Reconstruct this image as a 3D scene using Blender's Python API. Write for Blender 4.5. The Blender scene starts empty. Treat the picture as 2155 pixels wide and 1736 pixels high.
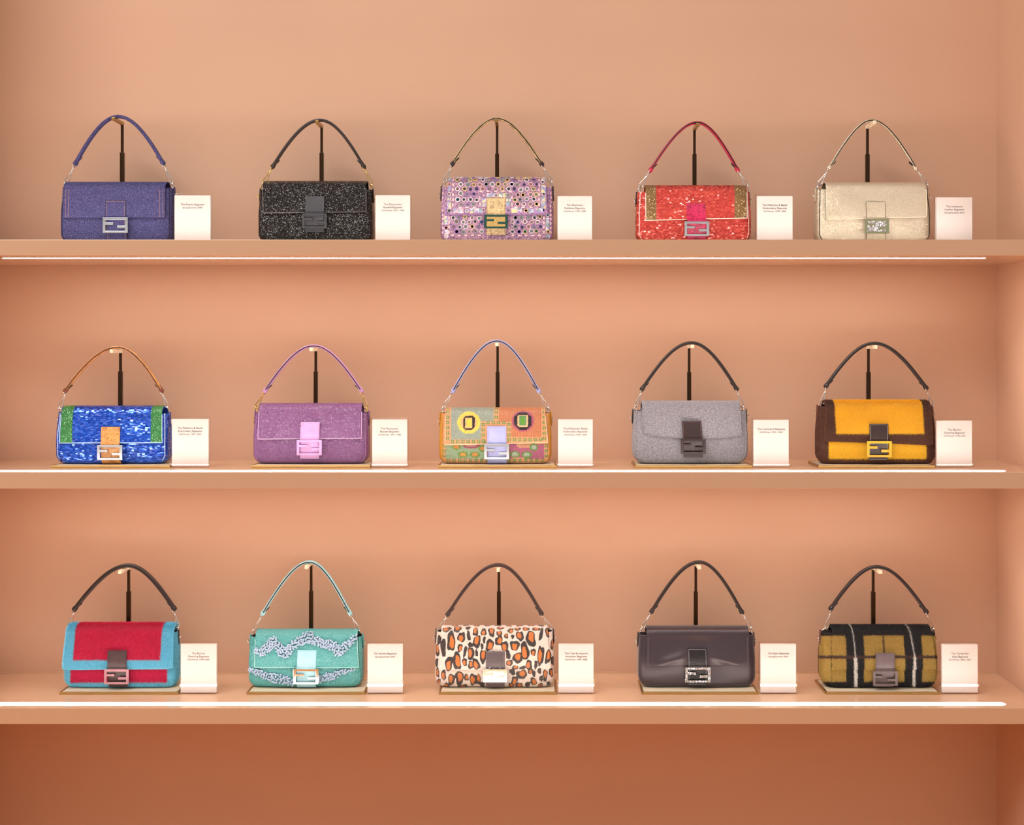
import bpy, math, random
import numpy as np
from mathutils import Vector, Matrix

# ------------------------------------------------------------------ camera, light, exposure
scene = bpy.context.scene
COL = scene.collection
F = 2727.3            # focal length in pixels of the 2155 x 1736 frame
CX, CY = 1125.0, 742.0  # vanishing point of the lines that run straight into the wall
DIST = 3.0            # camera to the shelf fronts (Y = 0)

cam = bpy.data.cameras.new('camera')
cam_ob = bpy.data.objects.new('camera', cam)
COL.objects.link(cam_ob)
cam.sensor_fit = 'HORIZONTAL'
cam.sensor_width = 36.0
cam.lens = 36.0 * F / 2155.0
cam.shift_x = (1077.5 - CX) / 2155.0
cam.shift_y = -(868.0 - CY) / 2155.0
cam.clip_start = 0.05
cam_ob.location = (0, -DIST, 0)
cam_ob.rotation_euler = (math.pi / 2, 0, 0)
scene.camera = cam_ob

world = bpy.data.worlds.new('shop_ambient')
scene.world = world
world.use_nodes = True
bg = world.node_tree.nodes['Background']
bg.inputs['Color'].default_value = (1.0, 0.93, 0.87, 1)
bg.inputs['Strength'].default_value = 0.52


def area(name, loc, target, sx, sy, power, color=(1, 1, 1)):
    l = bpy.data.lights.new(name, 'AREA')
    l.shape = 'RECTANGLE'
    l.size, l.size_y = sx, sy
    l.energy = power
    l.color = color
    o = bpy.data.objects.new(name, l)
    COL.objects.link(o)
    o.location = loc
    d = Vector(target) - Vector(loc)
    o.rotation_euler = d.to_track_quat('-Z', 'Y').to_euler()
    return o


# ceiling lights of the shop in front of the shelves
area('ceiling_light_wide', (-2.2, -3.2, 3.8), (0.0, 0.3, -0.3), 3.6, 1.0, 158, (1.0, 0.95, 0.9))

scene.view_settings.view_transform = 'Standard'
scene.view_settings.look = 'None'
scene.view_settings.gamma = 1.0
scene.view_settings.use_curve_mapping = False
scene.view_settings.exposure = 0.14

rng = np.random.default_rng(7)
random.seed(7)


# ------------------------------------------------------------------ helpers
def lin(c):
    out = []
    for v in c[:3]:
        v = v / 255.0
        out.append(v / 12.92 if v <= 0.04045 else ((v + 0.055) / 1.055) ** 2.4)
    return tuple(out)


def lin4(c):
    return lin(c) + (1.0,)


def X_at(px, Y):
    return (px - CX) * (DIST + Y) / F


def Z_at(py, Y):
    return (CY - py) * (DIST + Y) / F


def make_mesh(name, V, faces, smooth=True, mi=None, cols=None):
    """V (n,3); faces: list of int arrays (m,k)."""
    me = bpy.data.meshes.new(name)
    V = np.asarray(V, dtype=np.float32)
    me.vertices.add(len(V))
    me.vertices.foreach_set('co', V.ravel())
    loops = np.concatenate([np.asarray(f, dtype=np.int32).ravel() for f in faces])
    tot = np.concatenate([np.full(len(f), np.asarray(f).shape[1], dtype=np.int32) for f in faces])
    start = np.concatenate([[0], np.cumsum(tot)[:-1]]).astype(np.int32)
    me.loops.add(len(loops))
    me.loops.foreach_set('vertex_index', loops)
    me.polygons.add(len(tot))
    me.polygons.foreach_set('loop_start', start)
    me.polygons.foreach_set('use_smooth', np.full(len(tot), bool(smooth)))
    if mi is not None:
        me.polygons.foreach_set('material_index', np.asarray(mi, dtype=np.int32))
    me.update(calc_edges=True)
    if cols is not None:
        at = me.color_attributes.new('Col', 'FLOAT_COLOR', 'POINT')
        c4 = np.ones((len(V), 4), dtype=np.float32)
        c4[:, :3] = cols
        at.data.foreach_set('color', c4.ravel())
    return me


class MB:
    """collects pieces into one mesh"""
    def __init__(self):
        self.V = []; self.F = {}; self.n = 0; self.C = []; self.M = {}

    def add(self, V, faces, col=None, mi=0):
        V = np.asarray(V, dtype=float)
        self.V.append(V)
        for f in faces:
            f = np.asarray(f, dtype=int)
            self.F.setdefault(f.shape[1], []).append(f + self.n)
            self.M.setdefault(f.shape[1], []).append(np.full(len(f), mi))
        self.C.append(np.tile(np.asarray(col if col is not None else (1, 1, 1), dtype=float), (len(V), 1))
                      if col is None or np.ndim(col) == 1 else np.asarray(col))
        self.n += len(V)
        return self

    def box(self, lo, hi, mi=0, col=None):
        x0, y0, z0 = lo; x1, y1, z1 = hi
        V = [(x0, y0, z0), (x1, y0, z0), (x1, y1, z0), (x0, y1, z0), (x0, y0, z1), (x1, y0, z1), (x1, y1, z1), (x0, y1, z1)]
        Q = [(0, 3, 2, 1), (4, 5, 6, 7), (0, 1, 5, 4), (1, 2, 6, 5), (2, 3, 7, 6), (3, 0, 4, 7)]
        return self.add(V, [Q], col, mi)

    def tube(self, pts, rad, n=8, closed=False, mi=0, col=None, ry=None):
        """round (or, with ry, flat) tube along pts; frame built on the Y axis"""
        V, fs = sweep(pts, rad, n, closed, ry)
        return self.add(V, fs, col, mi)

    def mesh(self, name, smooth=True, colors=False):
        V = np.concatenate(self.V)
        ks = sorted(self.F)
        faces = [np.concatenate(self.F[k]) for k in ks]
        mi = np.concatenate([np.concatenate(self.M[k]) for k in ks])
        return make_mesh(name, V, faces, smooth, mi, np.concatenate(self.C) if colors else None)


def sweep(pts, rad, n=8, closed=False, ry=None, power=2.0):
    P = np.asarray(pts, dtype=float)
    m = len(P)
    rad = np.broadcast_to(np.asarray(rad, dtype=float), (m,))
    rr = rad if ry is None else np.broadcast_to(np.asarray(ry, dtype=float), (m,))
    if closed:
        T = np.roll(P, -1, 0) - np.roll(P, 1, 0)
    else:
        T = np.gradient(P, axis=0)
    T /= np.linalg.norm(T, axis=1)[:, None] + 1e-12
    up = np.tile(np.array([0., 1., 0.]), (m, 1))
    bad = np.abs((T * up).sum(1)) > 0.9
    if bad.mean() > 0.3:
        up = np.tile(np.array([0., 0., 1.]), (m, 1))
    else:
        up[bad] = (0.0, 0.5, 0.86)
    B = up - T * (T * up).sum(1)[:, None]
    B /= np.linalg.norm(B, axis=1)[:, None] + 1e-12
    N = np.cross(B, T)
    a = np.linspace(0, 2 * math.pi, n, endpoint=False)
    ca, sa = np.cos(a), np.sin(a)
    ca = np.sign(ca) * np.abs(ca) ** (2 / power)
    sa = np.sign(sa) * np.abs(sa) ** (2 / power)
    V = P[:, None, :] + N[:, None, :] * (ca[None, :, None] * rad[:, None, None]) + B[:, None, :] * (sa[None, :, None] * rr[:, None, None])
    V = V.reshape(-1, 3)
    q = []
    rows = m if closed else m - 1
    i = np.arange(rows)[:, None]; j = np.arange(n)[None, :]
    i2 = (i + 1) % m; j2 = (j + 1) % n
    q = np.stack([i * n + j, i2 * n + j, i2 * n + j2, i * n + j2], -1).reshape(-1, 4)
    fs = [q]
    if not closed:
        fs.append(np.arange(n)[None, :])
        fs.append(((m - 1) * n + np.arange(n))[None, ::-1])
    return V, fs


def link(name, me, mats, parent=None, origin=None):
    o = bpy.data.objects.new(name, me)
    COL.objects.link(o)
    if not isinstance(mats, (list, tuple)):
        mats = [mats]
    if len(me.materials) == 0:
        for m in mats:
            me.materials.append(m)
    if parent is not None:
        o.parent = parent
    if origin is not None:
        me.transform(Matrix.Translation(-Vector(origin)))
    return o


def tag(o, label, cat, group=None, kind=None):
    o['label'] = label
    o['category'] = cat
    if group:
        o['group'] = group
    if kind:
        o['kind'] = kind


def empty(name, loc):
    o = bpy.data.objects.new(name, None)
    COL.objects.link(o)
    o.location = loc
    o.empty_display_size = 0.03
    return o


def bevel(o, w=0.0008, seg=2):
    m = o.modifiers.new('soft_edges', 'BEVEL')
    m.width = w
    m.segments = seg
    m.limit_method = 'ANGLE'
    for p in o.data.polygons:
        p.use_smooth = False
    return o


# ------------------------------------------------------------------ materials
class NT:
    def __init__(self, name):
        self.m = bpy.data.materials.new(name)
        self.m.use_nodes = True
        self.t = self.m.node_tree
        self.p = self.t.nodes['Principled BSDF']
        self.out = self.t.nodes['Material Output']

    def node(self, typ, **kw):
        n = self.t.nodes.new(typ)
        for k, v in kw.items():
            setattr(n, k, v)
        return n

    def link(self, a, b):
        self.t.links.new(a, b)

    def set(self, **kw):
        for k, v in kw.items():
            self.p.inputs[k.replace('_', ' ')].default_value = v

    def coord(self, scale=(1, 1, 1)):
        tc = self.node('ShaderNodeTexCoord')
        if scale == (1, 1, 1):
            return tc.outputs['Object']
        mp = self.node('ShaderNodeMapping')
        mp.inputs['Scale'].default_value = scale
        self.link(tc.outputs['Object'], mp.inputs['Vector'])
        return mp.outputs['Vector']

    def noise(self, scale, detail=2.0, rough=0.5, vec=None):
        n = self.node('ShaderNodeTexNoise')
        n.inputs['Scale'].default_value = scale
        n.inputs['Detail'].default_value = detail
        n.inputs['Roughness'].default_value = rough
        self.link(vec if vec is not None else self.coord(), n.inputs['Vector'])
        return n

    def voronoi(self, scale, feature='F1', vec=None):
        n = self.node('ShaderNodeTexVoronoi')
        n.feature = feature
        n.inputs['Scale'].default_value = scale
        self.link(vec if vec is not None else self.coord(), n.inputs['Vector'])
        return n

    def ramp(self, fac, stops):
        r = self.node('ShaderNodeValToRGB')
        e = r.color_ramp.elements
        while len(e) < len(stops):
            e.new(0.5)
        for k, (pos, c) in enumerate(stops):
            e[k].position = pos
            e[k].color = c if len(c) == 4 else tuple(c) + (1.0,)
        self.link(fac, r.inputs['Fac'])
        return r.outputs['Color']

    def bump(self, height, strength=0.3, dist=0.001):
        b = self.node('ShaderNodeBump')
        b.inputs['Strength'].default_value = strength
        b.inputs['Distance'].default_value = dist
        self.link(height, b.inputs['Height'])
        self.link(b.outputs['Normal'], self.p.inputs['Normal'])

    def mix(self, fac, a, b, blend='MIX'):
        m = self.node('ShaderNodeMix', data_type='RGBA', blend_type=blend)
        for sock, v in ((m.inputs[0], fac), (m.inputs[6], a), (m.inputs[7], b)):
            if hasattr(v, 'is_linked'):
                self.link(v, sock)
            elif isinstance(v, tuple):
                sock.default_value = v if len(v) == 4 else v + (1.0,)
            else:
                sock.default_value = v
        return m.outputs[2]

    def scatter_normal(self, vec_color, k):
        """turns each facet a little: (random colour - 0.5) * k + normal"""
        s = self.node('ShaderNodeVectorMath', operation='SUBTRACT')
        self.link(vec_color, s.inputs[0]); s.inputs[1].default_value = (0.5, 0.5, 0.5)
        m = self.node('ShaderNodeVectorMath', operation='SCALE')
        self.link(s.outputs[0], m.inputs[0]); m.inputs['Scale'].default_value = k
        g = self.node('ShaderNodeNewGeometry')
        a = self.node('ShaderNodeVectorMath', operation='ADD')
        self.link(g.outputs['Normal'], a.inputs[0]); self.link(m.outputs[0], a.inputs[1])
        n = self.node('ShaderNodeVectorMath', operation='NORMALIZE')
        self.link(a.outputs[0], n.inputs[0])
        return n.outputs[0]


CACHE = {}


def plain(name, rgb, rough=0.5, metal=0.0, spec=0.5, coat=0.0):
    key = ('plain', name)
    if key in CACHE:
        return CACHE[key]
    n = NT(name)
    n.set(Base_Color=lin4(rgb), Roughness=rough, Metallic=metal)
    n.p.inputs['Specular IOR Level'].default_value = spec
    n.p.inputs['Coat Weight'].default_value = coat
    nz = n.noise(220, 3)
    n.bump(nz.outputs['Fac'], 0.05, 0.0005)
    CACHE[key] = n.m
    return n.m


def leather(name, rgb, rough=0.42, grain=0.35, scale=900):
    key = ('leather', name)
    if key in CACHE:
        return CACHE[key]
    n = NT(name)
    v = n.voronoi(scale)
    nz = n.noise(60, 3)
    c = n.mix(nz.outputs['Fac'], tuple(x * 0.8 for x in lin(rgb)), tuple(min(1, x * 1.12) for x in lin(rgb)))
    n.link(c, n.p.inputs['Base Color'])
    n.set(Roughness=rough)
    n.bump(v.outputs['Distance'], grain, 0.0006)
    CACHE[key] = n.m
    return n.m


def beaded(name, dark, light, scale=560, k=0.9, rough=0.22, metal=0.0, spec=0.6, coat=0.0):
    """tiny glass beads, each with its own facing"""
    n = NT(name)
    v = n.voronoi(scale)
    c = n.mix(v.outputs['Distance'], lin(light), lin(dark))
    n.link(c, n.p.inputs['Base Color'])
    n.link(n.scatter_normal(v.outputs['Color'], k), n.p.inputs['Normal'])
    n.set(Roughness=rough, Metallic=metal)
    n.p.inputs['Specular IOR Level'].default_value = spec
    n.p.inputs['Coat Weight'].default_value = coat
    return n.m


def attr_mat(name, rough=0.6, bump_scale=600, bump=0.3, k=0.0, spec=0.4):
    """colour comes from the pieces' own colour attribute"""
    n = NT(name)
    a = n.node('ShaderNodeVertexColor'); a.layer_name = 'Col'
    v = n.voronoi(bump_scale)
    c = n.mix(v.outputs['Distance'], a.outputs['Color'], n.mix(0.45, a.outputs['Color'], (0.02, 0.02, 0.02)))
    n.link(c, n.p.inputs['Base Color'])
    n.set(Roughness=rough)
    n.p.inputs['Specular IOR Level'].default_value = spec
    if k > 0:
        n.link(n.scatter_normal(v.outputs['Color'], k), n.p.inputs['Normal'])
    else:
        n.bump(v.outputs['Distance'], bump, 0.0006)
    return n.m


def island_mat(name, stops, rough=0.2, metal=0.5, coat=0.0, spec=0.5):
    """pieces of one mesh, each in its own shade"""
    n = NT(name)
    g = n.node('ShaderNodeNewGeometry')
    n.link(n.ramp(g.outputs['Random Per Island'], stops), n.p.inputs['Base Color'])
    n.set(Roughness=rough, Metallic=metal)
    n.p.inputs['Coat Weight'].default_value = coat
    n.p.inputs['Specular IOR Level'].default_value = spec
    return n.m


def fur_mat(name, rgb, rgb2):
    n = NT(name)
    g = n.node('ShaderNodeNewGeometry')
    n.link(n.ramp(g.outputs['Random Per Island'], [(0.0, lin(rgb)), (1.0, lin(rgb2))]), n.p.inputs['Base Color'])
    n.set(Roughness=0.75)
    n.p.inputs['Specular IOR Level'].default_value = 0.25
    n.p.inputs['Sheen Weight'].default_value = 0.25
    return n.m


def snake(name, light, mid, dark, scale=330):
    n = NT(name)
    vec = n.coord((1.0, 1.0, 0.75))
    v = n.voronoi(scale, 'DISTANCE_TO_EDGE', vec)
    e = n.ramp(v.outputs['Distance'], [(0.0, lin(dark)), (0.1, lin(mid)), (0.22, lin(light))])
    nz = n.noise(75, 3)
    f = n.ramp(nz.outputs['Fac'], [(0.52, (0, 0, 0)), (0.6, (1, 1, 1))])
    c = n.mix(f, e, n.mix(0.45, e, lin(dark)))
    n.link(c, n.p.inputs['Base Color'])
    n.set(Roughness=0.3)
    n.bump(v.outputs['Distance'], 0.5, 0.001)
    return n.m


def paint(name, rgb, rough, bumps=0.02, var=0.06, spec=0.5):
    n = NT(name)
    nz = n.noise(2.2, 3)
    c = n.mix(nz.outputs['Fac'], tuple(x * (1 - var) for x in lin(rgb)), tuple(min(1, x * (1 + var)) for x in lin(rgb)))
    n.link(c, n.p.inputs['Base Color'])
    n.set(Roughness=rough)
    n.p.inputs['Specular IOR Level'].default_value = spec
    nf = n.noise(900, 2)
    n.bump(nf.outputs['Fac'], bumps, 0.0004)
    return n.m


def emitter(name, rgb, strength):
    n = NT(name)
    n.set(Base_Color=(1, 1, 1, 1))
    n.p.inputs['Emission Color'].default_value = tuple(rgb) + (1.0,)
    n.p.inputs['Emission Strength'].default_value = strength
    return n.m


def acrylic(name, tint=(1, 1, 1)):
    n = NT(name)
    t = n.node('ShaderNodeBsdfTransparent'); t.inputs['Color'].default_value = tint + (1.0,)
    g = n.node('ShaderNodeBsdfGlossy'); g.inputs['Roughness'].default_value = 0.02
    fr = n.node('ShaderNodeFresnel'); fr.inputs['IOR'].default_value = 1.49
    mx = n.node('ShaderNodeMixShader')
    ge = n.node('ShaderNodeNewGeometry')
    sub = n.node('ShaderNodeMath', operation='SUBTRACT'); sub.inputs[0].default_value = 1.0
    n.link(ge.outputs['Backfacing'], sub.inputs[1])
    mul = n.node('ShaderNodeMath', operation='MULTIPLY')
    n.link(fr.outputs[0], mul.inputs[0]); n.link(sub.outputs[0], mul.inputs[1])
    n.link(mul.outputs[0], mx.inputs[0]); n.link(t.outputs[0], mx.inputs[1]); n.link(g.outputs[0], mx.inputs[2])
    n.link(mx.outputs[0], n.out.inputs['Surface'])
    return n.m


M = {}
M['wall'] = paint('terracotta_wall_paint', (205, 163, 136), 0.55)
M['shelf'] = paint('tan_lacquer', (206, 167, 136), 0.16, 0.01, 0.03)
M['shelf_front'] = M['shelf']
M['led'] = emitter('warm_white_led', (1.0, 0.93, 0.85), 18.0)
M['led_under'] = emitter('warm_white_led_underside', (1.0, 0.93, 0.85), 42.0)
M['bronze'] = plain('dark_bronze', (62, 43, 26), 0.32, 0.85)
M['brass'] = plain('antique_brass', (176, 140, 84), 0.3, 0.9)
M['lit_arm'] = plain('lit_brass', (236, 220, 190), 0.4)  # brass of the arm with the strip light put into its colour
M['inlay'] = plain('cream_inlay', (212, 196, 170), 0.5)
M['silver'] = plain('polished_nickel', (226, 224, 222), 0.12, 1.0)
M['brushed'] = plain('brushed_nickel', (196, 198, 202), 0.3, 1.0)
M['gold'] = plain('pale_gold', (232, 200, 128), 0.14, 1.0)
M['black'] = leather('black_leather', (26, 22, 24), 0.4)
M['edge_black'] = plain('black_edge_dye', (14, 11, 13), 0.35)
M['card'] = plain('white_card', (212, 197, 190), 0.6)
M['ink'] = plain('dark_ink', (30, 24, 26), 0.7)
M['acrylic'] = acrylic('clear_acrylic')
M['lining'] = plain('dark_lining', (30, 20, 18), 0.8)

# ------------------------------------------------------------------ the setting
WALL_Y = 0.326
XR = X_at(2097.5, WALL_Y)
XL = X_at(-6, WALL_Y)
ZF, ZC = -1.5, 1.9


def structure(name, lo, hi, mat):
    o = link(name, MB().box(lo, hi).mesh(name, smooth=False), mat)
    o['kind'] = 'structure'
    return o


structure('wall_back', (XL - 0.1, WALL_Y, ZF), (XR + 0.1, WALL_Y + 0.1, ZC), M['wall'])
structure('wall_right', (XR, -0.02, ZF), (XR + 0.1, WALL_Y, ZC), M['wall'])
structure('wall_left', (XL - 0.1, -0.02, ZF), (XL, WALL_Y, ZC), M['wall'])
structure('floor', (-4, -5, ZF - 0.1), (4, WALL_Y + 0.1, ZF), paint('orange_bounce_floor', (250, 164, 84), 0.5))  # unseen floor, coloured strong orange to bounce warm light onto the lower wall

# shelves: top and bottom of the front edge, in metres
SH = [((CY - 504.0) * DIST / F, (CY - 538.0) * DIST / F),
      ((CY - 993.8) * DIST / F, (CY - 1028.4) * DIST / F),
      ((CY - 1489.8) * DIST / F, (CY - 1524.0) * DIST / F)]
shelf_label = ['top tan lacquered wall shelf with a light strip under its front',
               'middle tan lacquered wall shelf with a lit strip along its front edge',
               'lowest tan lacquered wall shelf with a bright lit strip along its front edge']


def led_bar(name, x0, x1, y0, y1, z0, z1, parent, org, mat='led'):
    n = 8
    r = (y1 - y0) / 2; yc = (y0 + y1) / 2
    a = np.linspace(-math.pi / 2, math.pi / 2, n)
    ring = [(x1 - r + r * math.cos(t), yc + r * math.sin(t)) for t in a] + [(x0 + r - r * math.cos(t), yc - r * math.sin(t)) for t in a]
    k = len(ring)
    V = [(x, y, z0) for x, y in ring] + [(x, y, z1) for x, y in ring]
    q = [(i, (i + 1) % k, k + (i + 1) % k, k + i) for i in range(k)]
    me = make_mesh(name, V, [np.array(q), np.arange(k)[None, ::-1], (k + np.arange(k))[None, :]], smooth=False)
    return link(name, me, M[mat], parent, org)


for i, (zt, zb) in enumerate(SH):
    org = ((XL + XR) / 2, WALL_Y, zb)
    sh = empty('wall_shelf', org)
    tag(sh, shelf_label[i], 'shelf', 'wall shelves')
    b = link('board', MB().box((XL, 0, zb), (XR, WALL_Y, zt)).mesh('board', smooth=False), M['shelf'], sh, org)
    bevel(b, 0.0012, 2)
    if i > 0:
        led_bar('light_strip', X_at(-60, 0.03), X_at(2117, 0.03), 0.022, 0.047, zt - 0.004, zt + 0.0006, sh, org)
    else:
        led_bar('light_strip', X_at(-60, 0.03), X_at(2072, 0.03), 0.022, 0.047, zt - 0.004, zt + 0.0006, sh, org)
    if i < 2:
        led_bar('light_strip', X_at(8, 0.09), X_at(2072, 0.09), 0.078, 0.09, zb - 0.0002, zb + 0.003, sh, org, 'led_under')
    # thin upstand where shelf and wall meet
    tr = structure('trim_%d' % (i + 1), (XL, WALL_Y - 0.003, zt), (XR, WALL_Y, zt + 0.005), M['shelf'])

# ------------------------------------------------------------------ handbags
CS = 380.0 / 1832.0     # study-crop pixel -> frame pixel
YC = 0.188              # middle of every bag, in depth
HB = 0.034              # half depth of a bag
TRAY = (0.117, 0.238)   # depth range of a stand's base
TRAY_H = 0.006


def sstep(a, b, t):
    u = np.clip((t - a) / (b - a), 0, 1)
    return u * u * (3 - 2 * u)


class Surf:
    """regular patch of a bag's skin with positions, normals and pattern coordinates"""
    def __init__(self, P, cx, cy):
        self.P, self.cx, self.cy = P, cx, cy
        du = np.gradient(P, axis=1); dv = np.gradient(P, axis=0)
        N = np.cross(du, dv)
        N /= np.linalg.norm(N, axis=2)[..., None] + 1e-12
        self.N = N
        self.nr, self.nc = P.shape[:2]

    def at(self, r, c):
        r = np.clip(r, 0, self.nr - 1.001); c = np.clip(c, 0, self.nc - 1.001)
        i = r.astype(int); j = c.astype(int)
        fr = (r - i)[:, None]; fc = (c - j)[:, None]

        def L(A):
            if A.ndim == 2:
                A = A[..., None]
            return (A[i, j] * (1 - fr) * (1 - fc) + A[i + 1, j] * fr * (1 - fc) + A[i, j + 1] * (1 - fr) * fc + A[i + 1, j + 1] * fr * fc)
        N = L(self.N); N /= np.linalg.norm(N, axis=1)[:, None] + 1e-12
        return L(self.P), N, L(self.cx)[:, 0], L(self.cy)[:, 0]

    def scatter(self, count, r0=0.0, r1=None):
        """random points, even by area"""
        P = self.P
        A = np.linalg.norm(np.cross(P[1:, :-1] - P[:-1, :-1], P[:-1, 1:] - P[:-1, :-1]), axis=2)
        rows = np.arange(A.shape[0])
        if r1 is not None:
            A = A * ((rows >= r0) & (rows < r1))[:, None]
        p = A.ravel() / A.sum()
        k = rng.choice(len(p), count, p=p)
        i, j = np.divmod(k, A.shape[1])
        return self.at(i + rng.random(count), j + rng.random(count))


def grid_faces(nr, nc, wrap=False):
    i = np.arange(nr - 1)[:, None]
    j = np.arange(nc if wrap else nc - 1)[None, :]
    j2 = (j + 1) % nc
    return np.stack([i * nc + j, i * nc + j2, (i + 1) * nc + j2, (i + 1) * nc + j], -1).reshape(-1, 4)


def unit_section(nf, nb, power=7.0, ratio=4.2):
    """closed outline of a soft box seen from above: nf steps along the front, nb along the back"""
    t = np.linspace(math.pi, 2 * math.pi, 4000)
    c, s = np.cos(t), np.sin(t)
    x = np.sign(c) * np.abs(c) ** (2 / power); y = -np.abs(s) ** (2 / power)
    d = np.concatenate([[0], np.cumsum(np.hypot(np.diff(x) * ratio, np.diff(y)))])
    q = np.linspace(0, d[-1], nf + 1)
    fx, fy = np.interp(q, d, x), np.interp(q, d, y)
    q = np.linspace(0, d[-1], nb + 1)
    bx, by = np.interp(q, d, x)[::-1], -np.interp(q, d, y)[::-1]
    return np.concatenate([fx, bx[1:-1]]), np.concatenate([fy, by[1:-1]]), nf


class Bag:
    def __init__(self, spec):
        self.__dict__.update(dict(rc=0.024, puff=0.0, k=1.25, strap_t=0.0036, strap_d=0.0065, sag=0.0, res=1.0,
                                  metal='silver', flap_off=0.005, wob=0.0012, trim=None, trim_r=0.0009, pipe=None))
        self.__dict__.update(spec)
        self.row = spec['row']
        self.zs = SH[self.row][0]
        self.z0 = self.zs + TRAY_H
        left_side = self.px((self.bl + self.br) / 2) < CX
        self.xl = self.X(self.bl, 0.172 if left_side else 0.19)
        self.xr = self.X(self.br, 0.19 if left_side else 0.172)
        self.xc = (self.xl + self.xr) / 2
        self.a0 = (self.xr - self.xl) / 2
        self.z1 = self.Z(self.bt, 0.175)
        self.H = self.z1 - self.z0
        self.ztop = self.Z(self.fty, YC)
        self.org = (self.xc, YC, self.z0)
        self.seed = rng.random(6) * 6.28

    def px(self, c): return self.o[0] + c * CS
    def py(self, c): return self.o[1] + c * CS
    def X(self, c, Y): return X_at(self.px(c), Y)
    def Z(self, c, Y): return Z_at(self.py(c), Y)
    def cX(self, x, y): return (np.asarray(x) * F / (DIST + y) + CX - self.o[0]) / CS
    def cZ(self, z, y): return (CY - np.asarray(z) * F / (DIST + y) - self.o[1]) / CS

    # --- shape of the body
    def ah(self, h):
        u = np.clip(h / self.rc, 0, 1)
        return self.a0 - self.rc * (1 - np.sqrt(np.clip(1 - (1 - u) ** 2, 0, 1))) * 1.0 - 0.003 * sstep(0.5, 1.0, h / self.H)

    def bh(self, h):
        rb = 0.012
        u = np.clip(h / rb, 0, 1)
        base = HB - rb * (1 - np.sqrt(np.clip(1 - (1 - u) ** 2, 0, 1)))
        t = h / self.H
        return base * (0.95 + 0.05 * np.sin(np.clip(t, 0, 1) * math.pi)) * (1 - 0.3 * sstep(0.45, 1.05, t)) + self.puff * np.sin(np.clip(t, 0, 1) * math.pi)

    def ripple(self, x, z):
        s = self.seed
        u = (x - self.xc) * 1.0
        h = z - self.z0
        return self.wob * (np.sin(u * 31 + s[0]) * np.cos(h * 43 + s[1]) + 0.6 * np.sin(u * 57 + h * 30 + s[2]) + 0.5 * np.cos(u * 19 - h * 61 + s[3]))

    def front_y(self, x, z):
        h = np.asarray(z) - self.z0
        u = np.clip(np.abs((np.asarray(x) - self.xc) / np.maximum(self.ah(h), 1e-4)), 0, 1)
        return YC - self.bh(h) * (1 - u ** 7) ** (1 / 7.0) - self.ripple(x, z) * (1 - u ** 4)

    def body_grid(self):
        nf = int(150 * self.res); nr = int(56 * self.res)
        ux, uy, nf = unit_section(nf, 44)
        h = np.concatenate([self.rc * (1 - np.cos(np.linspace(0, math.pi / 2, 12)))[:-1], np.linspace(self.rc, self.H, nr)])
        a = self.ah(h)[:, None]; b = self.bh(h)[:, None]
        x = self.xc + a * ux[None, :]
        y = YC + b * uy[None, :]
        z = np.repeat((self.z0 + h)[:, None], len(ux), 1)
        w = np.where(uy < 0, (1 - np.abs(ux) ** 4), 0.0)
        y = y - self.ripple(x, z) * w[None, :]
        return np.stack([x, y, z], -1), nf

    def flap_x(self, s):
        """left and right edge of the flap at front fraction s (0 at the ridge, 1 at the hem)"""
        yt, yb = 0.175, 0.149
        return (self.X(self.ft[0], yt) * (1 - s) + self.X(self.fb[0], yb) * s,
                self.X(self.ft[1], yt) * (1 - s) + self.X(self.fb[1], yb) * s)

    def flap_y(self, z):
        """depth of the flap's outer face"""
        z = np.asarray(z, dtype=float)
        h = z - self.z0
        y = YC - (self.bh(np.minimum(h, self.H)) + self.flap_off)
        rt = 0.019
        bt = self.bh(self.H) + self.flap_off
        zz = np.clip((z - (self.ztop - rt)) / rt, 0, 1)
        arc = YC - bt * np.sqrt(np.clip(1 - zz ** 2, 0, 1))
        return np.where(z > self.ztop - rt, np.maximum(arc, y), y)

    def hem_z(self, u):
        """height of the hem across the flap, u 0..1"""
        zl, zr = self.Z(self.fb[2], 0.149), self.Z(self.fb[3], 0.149)
        return zl * (1 - u) + zr * u - self.sag * np.sin(u * math.pi)

    def flap_grid(self):
        nx = int(130 * self.res); nfz = int(44 * self.res)
        u = np.linspace(0, 1, nx + 1)
        rt = 0.019; bt = self.bh(self.H) + self.flap_off
        rows = []
        rk = []
        # back, ridge, front
        for z in np.linspace(self.ztop - 0.05, self.ztop - rt, 5)[:-1]:
            rows.append(('b', z, None)); rk.append(0)
        for t in np.linspace(0, math.pi, int(14 * self.res) + 1):
            rows.append(('a', t, None))
        for s in np.linspace(0, 1, nfz)[1:]:
            rows.append(('f', s, None))
        P = np.zeros((len(rows), nx + 1, 3))
        L0, R0 = self.flap_x(0.0)
        zfs = self.ztop - rt
        hem = self.hem_z(u)
        for i, (k, v, _) in enumerate(rows):
            if k == 'b':
                P[i, :, 0] = L0 + (R0 - L0) * u; P[i, :, 1] = YC + bt; P[i, :, 2] = v
            elif k == 'a':
                z = zfs + rt * math.sin(v)
                y = YC + bt * math.cos(v)
                P[i, :, 0] = L0 + (R0 - L0) * u; P[i, :, 1] = y; P[i, :, 2] = z
            else:
                z = zfs * (1 - v) + hem * v
                L, R = self.flap_x(v)
                x = L + (R - L) * u
                P[i, :, 0] = x
                P[i, :, 1] = self.flap_y(z) - self.ripple(x, z) * sstep(0, 0.25, v)
                P[i, :, 2] = z
        edge = 1 - np.abs(2 * u - 1) ** 8
        P[:, :, 1] += (1 - edge)[None, :] * 0.002 * np.where(P[:, :, 1] < YC, 1, 0)
        if hasattr(self, 'flap_extra'):
            P = self.flap_extra(self, P)
        return P


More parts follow.
